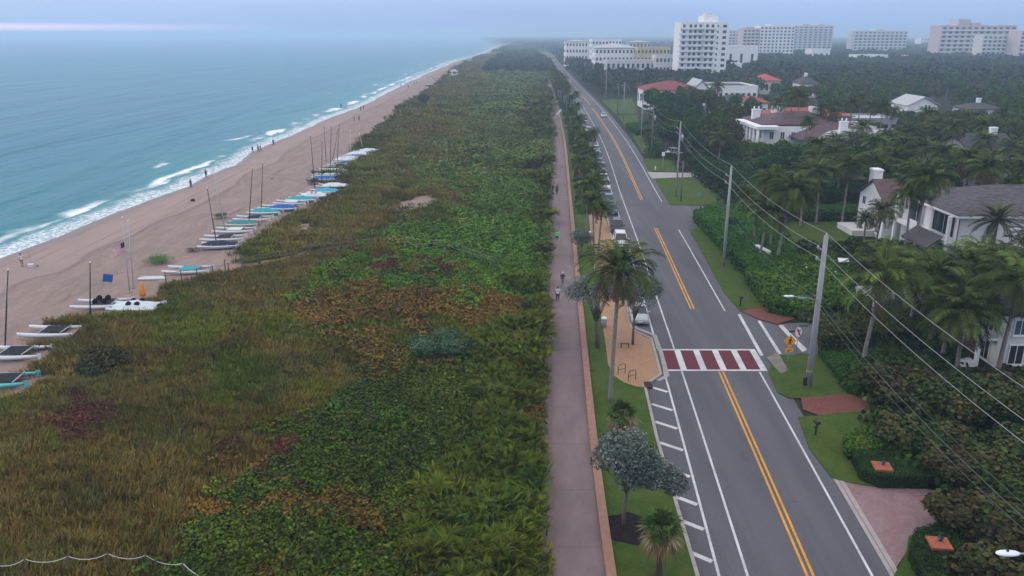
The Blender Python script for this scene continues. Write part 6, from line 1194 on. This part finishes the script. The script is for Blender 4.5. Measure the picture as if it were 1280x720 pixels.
# flagpoles
def flagpole(px, py, pxt, pyt, label, flag=None):
    g = GB(px, py); h = HT(px, py, pyt, g.z); D = CH-(g.z+h); d_ = g.y*CT+D*ST; top = Vector(((pxt-640)*d_/F-g.x, 0, h)); t = empty('flagpole', g, 0, label, 'flagpole', 'flagpoles on the sand'); MB().tube([(0,0,0), top], [.07,.045], 8).build('pole', MASTG, t); MB().ball(top, .1, 8, 5).build('finial', LENS, t); MB().tube([(0,0,0),(0,0,.15)], .2, 10).build('base', CONC, t)
    if flag:
        f0 = top*flag; W_, H_ = 1.9, 1.1; fl = MB(); nx = 8
        def pt(u, v): return (f0.x - W_*u*.78, .18*math.sin(u*7)+.02, f0.z - v*H_ - .75*u*W_*.55)
        st_ = link('flag_stripes', MB().mesh('x'), None) if False else None; Wm = MB(); Rm = MB()
        for r_ in range(13):
            for k in range(nx):
                a, b = k/nx, (k+1)/nx; (Rm if r_ % 2 == 0 else Wm).add([pt(a, r_/13), pt(b, r_/13), pt(b, (r_+1)/13), pt(a, (r_+1)/13)], [(0,1,2,3)])
        o = Wm.build('flag', WHT, t); Rm.build('red_stripes', RED, o); cm = MB()
        for k in range(3): a, b = k/nx, (k+1)/nx; p_ = [pt(a, -.01), pt(b, -.01), pt(b, 7/13), pt(a, 7/13)]; cm.add([(q[0], q[1]-.02, q[2]) for q in p_] + [(q[0], q[1]+.02, q[2]) for q in p_], [(0,1,2,3),(7,6,5,4)])
        cn_ = cm.build('flag_canton', CNAVY, o); sm2 = MB()
        for i in range(3):
            for j in range(3): q = pt(.05+.11*i, .09+.16*j); sm2.box(q[0]-.03, q[0]+.03, q[1]-.026, q[1]-.021, q[2]-.03, q[2]+.03)
        sm2.build('stars', WHT, o)
flagpole(162, 366, 153, 272, 'tall white flagpole flying a red white and blue striped flag', .69); flagpole(167, 360, 160, 276, 'bare white flagpole just right of the one with the flag')
# lifeguard towers
def guard(px, py, s_, label):
    t = empty('lifeguard_tower', GB(px, py), .2, label, 'lifeguard tower', 'lifeguard towers'); t.scale = (s_,)*3; WB = mat('tower_wood', (.42,.45,.50), .8, .2, .1, 1)
    for sx in (-1.4,1.4):
        for sy in (-1.2,1.2): MB().box(sx-.1,sx+.1,sy-.1,sy+.1,0,1.6).build('leg', CBLUE, t)
    MB().box(-2.2,2.2,-1.6,1.6,1.6,1.75).build('deck', WB, t); MB().box(-1.3,1.3,-1.0,1.0,1.75,3.6).build('cabin', WH, t); MB().box(-.9,.9,-1.03,-.99,2.4,3.2).build('window', GLB, t); MB().add([(-2,-1.7,3.6),(2,-1.7,3.6),(2,1.7,3.6),(-2,1.7,3.6),(-.6,0,4.6),(.6,0,4.6),(-2,-1.7,3.5),(2,-1.7,3.5),(2,1.7,3.5),(-2,1.7,3.5)], [(0,1,5,4),(1,2,5),(2,3,4,5),(3,0,4),(9,8,7,6),(0,6,7,1),(1,7,8,2),(2,8,9,3),(3,9,6,0)]).build('roof', TWHT, t)
    rl = MB()
    for yy in (-1.6, 1.6): rl.box(-2.2,2.2,yy-.04,yy+.04,2.5,2.6)
    for xx in (-2.2,-1.1,0,1.1,2.2): rl.box(xx-.04,xx+.04,-1.64,-1.56,1.75,2.5).box(xx-.04,xx+.04,1.56,1.64,1.75,2.5)
    rl.build('railing', WH, t); MB().add([(-2.2,-.5,1.7),(-2.2,.5,1.7),(-4.2,.5,0),(-4.2,-.5,0),(-2.2,-.5,1.55),(-2.2,.5,1.55),(-4.2,.5,-.1),(-4.2,-.5,-.1)], [(0,1,2,3),(7,6,5,4),(0,3,7,4),(1,5,6,2)]).build('ramp', WB, t)
guard(568, 98.5, 1.35, 'white-roofed lifeguard tower on blue legs at the dune edge'); guard(587, 79, 1.3, 'small distant lifeguard tower beyond the nearer one')
for px, py, wd, lab, m_ in [(536,108,2.6,'grey-blue covered boat lying on the sand before the lifeguard tower',CNAVY),(573,84.5,3.2,'pale boat on the sand past the lifeguard tower',HW),(566,84,2.6,'dark boat on the far sand beside the pale one',TDARK)]:
    t = empty('beached_boat', GB(px, py), .1, lab, 'boat', 'boats on the far sand'); k_ = wd; MB().loft([[(x*k_, w_*math.cos(q)*k_*.45, .5-.5*math.sin(q)*w_*1.4) for q in [k*math.pi/8 for k in range(9)]] for x, w_ in [(-1,.15),(-.7,.55),(0,.75),(.6,.7),(.95,.6)]]).build('hull', m_, t); MB().box(-.5*k_,.7*k_,-.25*k_,.25*k_,.5,.62).build('deck', m_, t)
# ------------------------------------------------------------------ people
SKIN = mat('skin', (.30,.17,.12), .6, .3, .05, 3); HAIR = mat('dark_hair', (.02,.014,.01), .7, .2, .2, 10)
def cloth(n, c): return mat('cloth_'+n, c, .85, .1, .08, 6)
def skin_obj(name, pts, rad, edges, m, parent, sub=1):
    me = bpy.data.meshes.new(name); me.from_pydata(pts, edges, []); me.update(); o = link(name, me, parent, m); md = o.modifiers.new('skin', 'SKIN'); md.use_smooth_shade = True
    for v_, r_ in zip(me.skin_vertices[0].data, rad): v_.radius = (r_, r_)
    me.skin_vertices[0].data[0].use_root = True; s_ = o.modifiers.new('s', 'SUBSURF'); s_.levels = sub; s_.render_levels = sub; return o
def person(g, rz, label, top, bottom, walk=.25, hat=None, extra=None, h=1.74, run=False, grp=None, arm=0, shorts=False):
    t = empty('person', g, rz, label, 'person', grp); t.scale = (h/1.74,)*3; a = walk; kz = .46
    P_ = [(0,0,.93),(0,0,1.12),(0,-.02,1.38),(0,-.02,1.5),(0,-.04,1.62)]; Rr = [.13,.12,.15,.055,.085]; E = [(0,1),(1,2),(2,3),(3,4)]
    P_ += [(0,-.045,1.70)]; Rr += [.075]; E += [(4,5)]
    def limb(base, pts, rs):
        i = base
        for p_, r_ in zip(pts, rs): P_.append(p_); Rr.append(r_); E.append((i, len(P_)-1)); i = len(P_)-1
    for s_, w_ in ((-1, a), (1, -a)):
        limb(0, [(s_*.10, 0, .88), (s_*.105, -w_*.55-(.05 if run else 0), .48), (s_*.105, -w_*.9+(.12 if w_ < 0 else 0), .09), (s_*.11, -w_*.9-.13+(.12 if w_ < 0 else 0), .035)], [.095,.062,.042,.035])
        eb = .25 if run else .08; ar = arm if s_ > 0 else 0
        limb(2, [(s_*.19,-.02,1.41), (s_*.24, w_*.35, 1.14+ar*.15), (s_*.25, w_*.5-eb-ar*.2, .92+(.22 if run else 0)+ar*.35), (s_*.25, w_*.5-eb-.06-ar*.25, .85+(.25 if run else 0)+ar*.42)], [.058,.045,.034,.036])
    skin_obj('body', P_, Rr, E, SKIN, t, 1)
    tp = [P_[1], P_[2], (0,-.02,1.44)]; tr = [.145,.172,.10]; te = [(0,1),(1,2)]
    i = 6
    ids = {s_: (6+k*8) for k, s_ in enumerate((-1, 1))}
    for k in range(2):
        sh_ = P_[6+k*8+4]; el = P_[6+k*8+5]; n = len(tp); tp += [sh_, tuple(Vector(sh_).lerp(Vector(el), .75))]; tr += [.075,.062]; te += [(1, n), (n, n+1)]
    tp.append((0,0,.98)); tr.append(.14); te.append((0, len(tp)-1)); skin_obj('shirt', tp, tr, te, top, t, 1)
    bp = [(0,0,.97)]; br = [.148]; be = []
    for k in range(2):
        hp, kn, an = P_[6+k*8], P_[6+k*8+1], P_[6+k*8+2]; n = len(bp); bp += [hp, kn if not shorts else tuple(Vector(hp).lerp(Vector(kn), .8))]; br += [.112, .08]; be += [(0, n), (n, n+1)]
        if not shorts: bp.append(tuple(Vector(kn).lerp(Vector(an), .85))); br.append(.058); be.append((n+1, n+2))
    skin_obj('shorts' if shorts else 'trousers', bp, br, be, bottom, t, 1)
    MB().ball((0,-.03,1.695), .102, 10, 7, .95).build('hair', HAIR if hat is None else hat, t); nz = MB().add([(-.015,-.125,1.64),(.015,-.125,1.64),(0,-.15,1.635),(0,-.125,1.68)], [(0,1,2),(0,2,3),(1,3,2)]).build('nose', SKIN, t)
    sh2 = MB()
    for k in range(2): f = P_[6+k*8+2]; sh2.ball((f[0], f[1]-.06, .045), .06, 8, 5, .7, .85, 2.1)
    sh2.build('shoes', HAIR if not extra else WHT, t); return t
W1, BK, NV, NG, GY, TN = cloth('white', (.62,.62,.66)), cloth('black', (.018,.018,.02)), cloth('navy', (.03,.035,.07)), cloth('neon', (.07,.72,.12)), cloth('grey', (.2,.2,.22)), cloth('tan', (.3,.22,.15))
person(G(703, 358, .03), .1, 'person in navy top and pale cap walking on the promenade, right of the pair', NV, GY, .22, W1, grp=None); person(G(697, 377, .03), -.1, 'person in white shirt and dark trousers walking nearest on the promenade', W1, NV, .25, HAIR)
person(G(696, 303, .03), 0, 'runner in bright green top on the promenade', NG, BK, .35, HAIR, True, run=True, shorts=True); person(G(696, 243, .03), math.pi, 'person in dark clothes walking far along the promenade', BK, BK, .2); person(G(686.5,137,.03), 0, 'tiny dark figure at the left edge of the far promenade', BK, BK, .2)
bp_ = [(28,333,W1,TN,'angler in white shirt standing at the waterline by tilted rods',.05,1.0,0),(239,235,BK,NV,'dark-clothed bather standing in the foam, left of the nearest pair',.1,0,1),(258,222,BK,BK,'dark figure in the foam, right of the nearest pair',.1,0,1),(316,191,BK,NV,'walker at the waterline, leftmost of a group of three',.2,0,0),(323,190,NV,BK,'walker at the waterline, middle of a group of three',.25,0,0),(326,189.5,BK,GY,'walker at the waterline, rightmost of a group of three',.22,0,0),(342,182,BK,BK,'lone walker just past the group of three',.2,0,0),
 (426.5,137,BK,BK,'bather standing out in the shallow water',.05,0,1),(451,138.5,BK,NV,'walker at the waterline, left of a middle pair',.2,0,0),(454.5,137,BK,BK,'walker at the waterline, right of a middle pair',.2,0,0),(443,152,TN,TN,'tan-clothed walker on the open sand',.2,0,0),(449,151,BK,BK,'dark walker on the open sand beside the tan one',.2,0,0),(481,151,BK,BK,'dark figure at the dune edge beyond the boats',.1,0,0),(501,108,BK,BK,'distant walker near the water, left of four',.2,0,0),(506,105,NV,BK,'distant walker near the water, second of four',.2,0,0),(510.5,110,BK,BK,'distant walker on the sand, third of four',.2,0,0),(518,106,GY,BK,'distant walker on the sand, rightmost of four',.2,0,0),(521,104.5,BK,NV,'distant walker just behind the rightmost of the four',.2,0,0),(534,96.5,BK,BK,'far dark figure on the sand below the lifeguard tower',.2,0,0),(542,87,BK,BK,'farthest dark figure at the waterline',.2,0,0)]
for px, py, a_, b_, lab, wk_, am, wet in bp_: g = GB(px, py); g.z = max(g.z, SEA_Z-.1); person(g, random.uniform(-.8,.8)+(0 if random.random() < .5 else math.pi), lab, a_, b_, wk_, arm=am, grp='people on the beach')
t = empty('beach_bag', GB(241, 251.5), .3, 'small black bag lying alone on the open sand', 'bag', None); MB().ball((0,0,.2), .36, 10, 6, .62, 1.2, .8).build('bag_body', BK, t); MB().tube([(-.2,0,.38),(-.1,0,.55),(.1,0,.55),(.2,0,.38)], .025, 5).build('handle', BK, t)
for a_, b_, lab in [((41,332),(29,297),'long fishing rod leaning seaward, planted beside the angler'),((39,330),(33,306),'shorter fishing rod planted beside the angler')]:
    g = GB(*a_); h = HT(a_[0], a_[1], b_[1], g.z); D = CH-(g.z+h); d_ = g.y*CT+D*ST; t = empty('fishing_rod', g, 0, lab, 'fishing rod', 'fishing rods'); top = Vector(((b_[0]-640)*d_/F-g.x, 0, h)); MB().tube([(0,0,0), top*.25], .035, 6).build('handle', MASTG, t); MB().tube([top*.25, top], [.022,.012], 5).build('blank', MASTG, t)
for px, py, lab in [(39,334,'pale cooler box beside the fishing rods'),(47,333,'small grey bucket right of the cooler box')]:
    g = GB(px, py)
    if 'bucket' in lab: t = empty('bucket', g, 0, lab, 'bucket', None); MB().tube([(0,0,0),(0,0,.36)], [.14,.18], 10).build('pail', GREYW, t); MB().tube([(-.17,0,.36),(0,0,.5),(.17,0,.36)], .012, 5).build('handle', STEEL, t)
    else: t = empty('cooler_box', g, .2, lab, 'cooler', None); MB().box(-.3,.3,-.2,.2,0,.36).build('box', WH2, t, .03); MB().box(-.31,.31,-.21,.21,.36,.44).build('lid', WHT, t, .02)
# dune details: small tree and shore bushes
p = G(530, 137); bt = broadleaf(p.x, p.y, HT(530, 137, 118), 3.0, 'x', q=3); bt['label'] = 'lone windswept dark tree on the dune edge beyond the boats'; TREES.pop(); del bt['group']
def bush(px, py, h, r_, cols, label, seed, n=1600, ls=.09, m=LEAF, hexa=False, name='bush'):
    me, LC = crown_mesh('foliage', seed, 1.0, .8, 9, n, ls/r_, cols, flat=.8, spread=.6, hexa=hexa); me.materials.append(m); g = G(px, py); g.z = float(dune_z(np.array(g.x), np.array(g.y))) if px < 680 else .08; t = empty(name, g, 0, label, 'bush', None); c = link('foliage', me, t); c.location = (0,0,h*.4); c.scale = (r_, r_, h*.62); link('stem', limbs('stem', h*.25, [(c_[0]*r_, c_[1]*r_, c_[2]*h*.4) for c_ in LC], h*.4, .06), t, BARK)
bush(389, 230, 1.7, 2.0, [(.04,.045,.02),(.07,.065,.03)], 'olive brown bush at the seaward end of the turquoise boats', 701); bush(276, 271, .8, 1.6, [(.07,.06,.025),(.11,.085,.035)], 'straw-coloured scrub tuft on the sand beside the middle boats', 702); bush(203, 325, .7, 2.6, [(.05,.13,.015),(.08,.17,.02)], 'bright green patch of creeping plants on the open sand', 703, 2600); bush(241, 313, .35, 1.2, [(.04,.03,.025),(.07,.05,.035)], 'dark driftwood and weed clump on the sand near the navy cover', 704, 500)
bush(548, 450, 2.9, 3.0, [(.03,.07,.035),(.055,.11,.055),(.085,.15,.08)], 'rounded blue-green silvery bush standing out in the dune', 705, 7000, .11); bush(575, 452, 1.9, 1.7, [(.03,.07,.035),(.055,.11,.055)], 'smaller blue-green bush beside the rounded silvery one', 708, 2200, .10); bush(525, 425, 1.2, 2.0, [(.06,.045,.02),(.07,.085,.02)], 'brown-green feathery shrub left of the silvery bush', 706, 2200); bush(120, 470, .9, 1.7, [(.012,.022,.010),(.02,.04,.014)], 'low dark bush in the dune grass at the left', 707, 2600)
# ------------------------------------------------------------------ haze
hz = MB().box(-5600, 5600, -700, 11500, -3.2, 54).mesh('haze'); hm = bpy.data.materials.new('haze_air'); hm.use_nodes = True; n = hm.node_tree; n.nodes.clear(); out = n.nodes.new('ShaderNodeOutputMaterial'); pv = n.nodes.new('ShaderNodeVolumePrincipled')
pv.inputs['Density'].default_value = HAZE_DENSITY; pv.inputs['Color'].default_value = (.60,.80,1.0,1); pv.inputs['Anisotropy'].default_value = .2; n.links.new(pv.outputs[0], out.inputs['Volume']); hz.materials.append(hm)
o = bpy.data.objects.new('haze', hz); COL.objects.link(o); o['kind'] = 'stuff'; o['label'] = 'even pale sea haze filling the air'
# ------------------------------------------------------------------ labels for the trees: kind, rank and nearest landmark
LM = [('the grey-tiled white house', 1215, 270), ('the gabled white wing', 1105, 265), ('the balconied house', 1240, 415), ('the colonnaded mansion', 985, 160), ('the terracotta-roofed villa', 1010, 135), ('the pale-roofed house with twin chimneys', 1070, 172), ('the maroon-roofed house', 845, 108), ('the flat white long building', 915, 120), ('the apartment tower', 875, 75), ('the white grid apartment block', 970, 60), ('the middle condominium', 1098, 60), ('the wide pinkish condominium', 1215, 65),
      ('the arched white gable house', 1150, 138), ('the dark roof with white gable trim', 1232, 190), ('the garden lawn', 1010, 290), ('the side street lawn', 860, 235), ('the big utility pole', 1020, 380), ('the dark-roofed white-capped house', 1228, 140), ('the resort wings', 770, 85), ('the far roadside lawns', 780, 145), ('the grey garden wall house', 1058, 228), ('the pale garden house', 1172, 225), ('the carport', 1125, 385), ('the tall palm and plaza', 770, 300), ('the promenade banner', 702, 140), ('the hazy end of the promenade', 682, 95), ('the right edge treetops', 1275, 160), ('the massive hedge block', 935, 215), ('the dark steep roof', 1010, 105)]
ORD = ['first','second','third','fourth','fifth','sixth','seventh','eighth','ninth','tenth','eleventh','twelfth','thirteenth','fourteenth','fifteenth','sixteenth','seventeenth','eighteenth','nineteenth','twentieth'] + ['twenty-'+q for q in ('first','second','third','fourth','fifth','sixth','seventh','eighth','ninth')] + ['thirtieth'] + ['thirty-'+q for q in ('first','second','third','fourth','fifth','sixth','seventh','eighth','ninth')] + ['fortieth']
grp_ = {}
bpy.context.view_layer.update()
for t, kp, cat in TREES:
    cz = 5.0*t.scale.z if cat == 'tree' else max([c.location.z for c in t.children] + [3]); px, py = PJ(t.location.x, t.location.y, cz)
    lm = min(LM, key=lambda q: (q[1]-px)**2 + 3*(q[2]-py)**2); below = 'in front of' if py > lm[2]+6 else 'behind' if py < lm[2]-6 else 'beside'
    grp_.setdefault((kp, lm[0], below), []).append((px, t))
for (kp, lm, rel), lst in grp_.items():
    lst.sort(key=lambda q: q[0])
    for k, (_, t) in enumerate(lst):
        t['label'] = f'{kp} {rel} {lm}' if len(lst) == 1 else f'{kp} {rel} {lm}, {ORD[min(k, 39)]} from left'
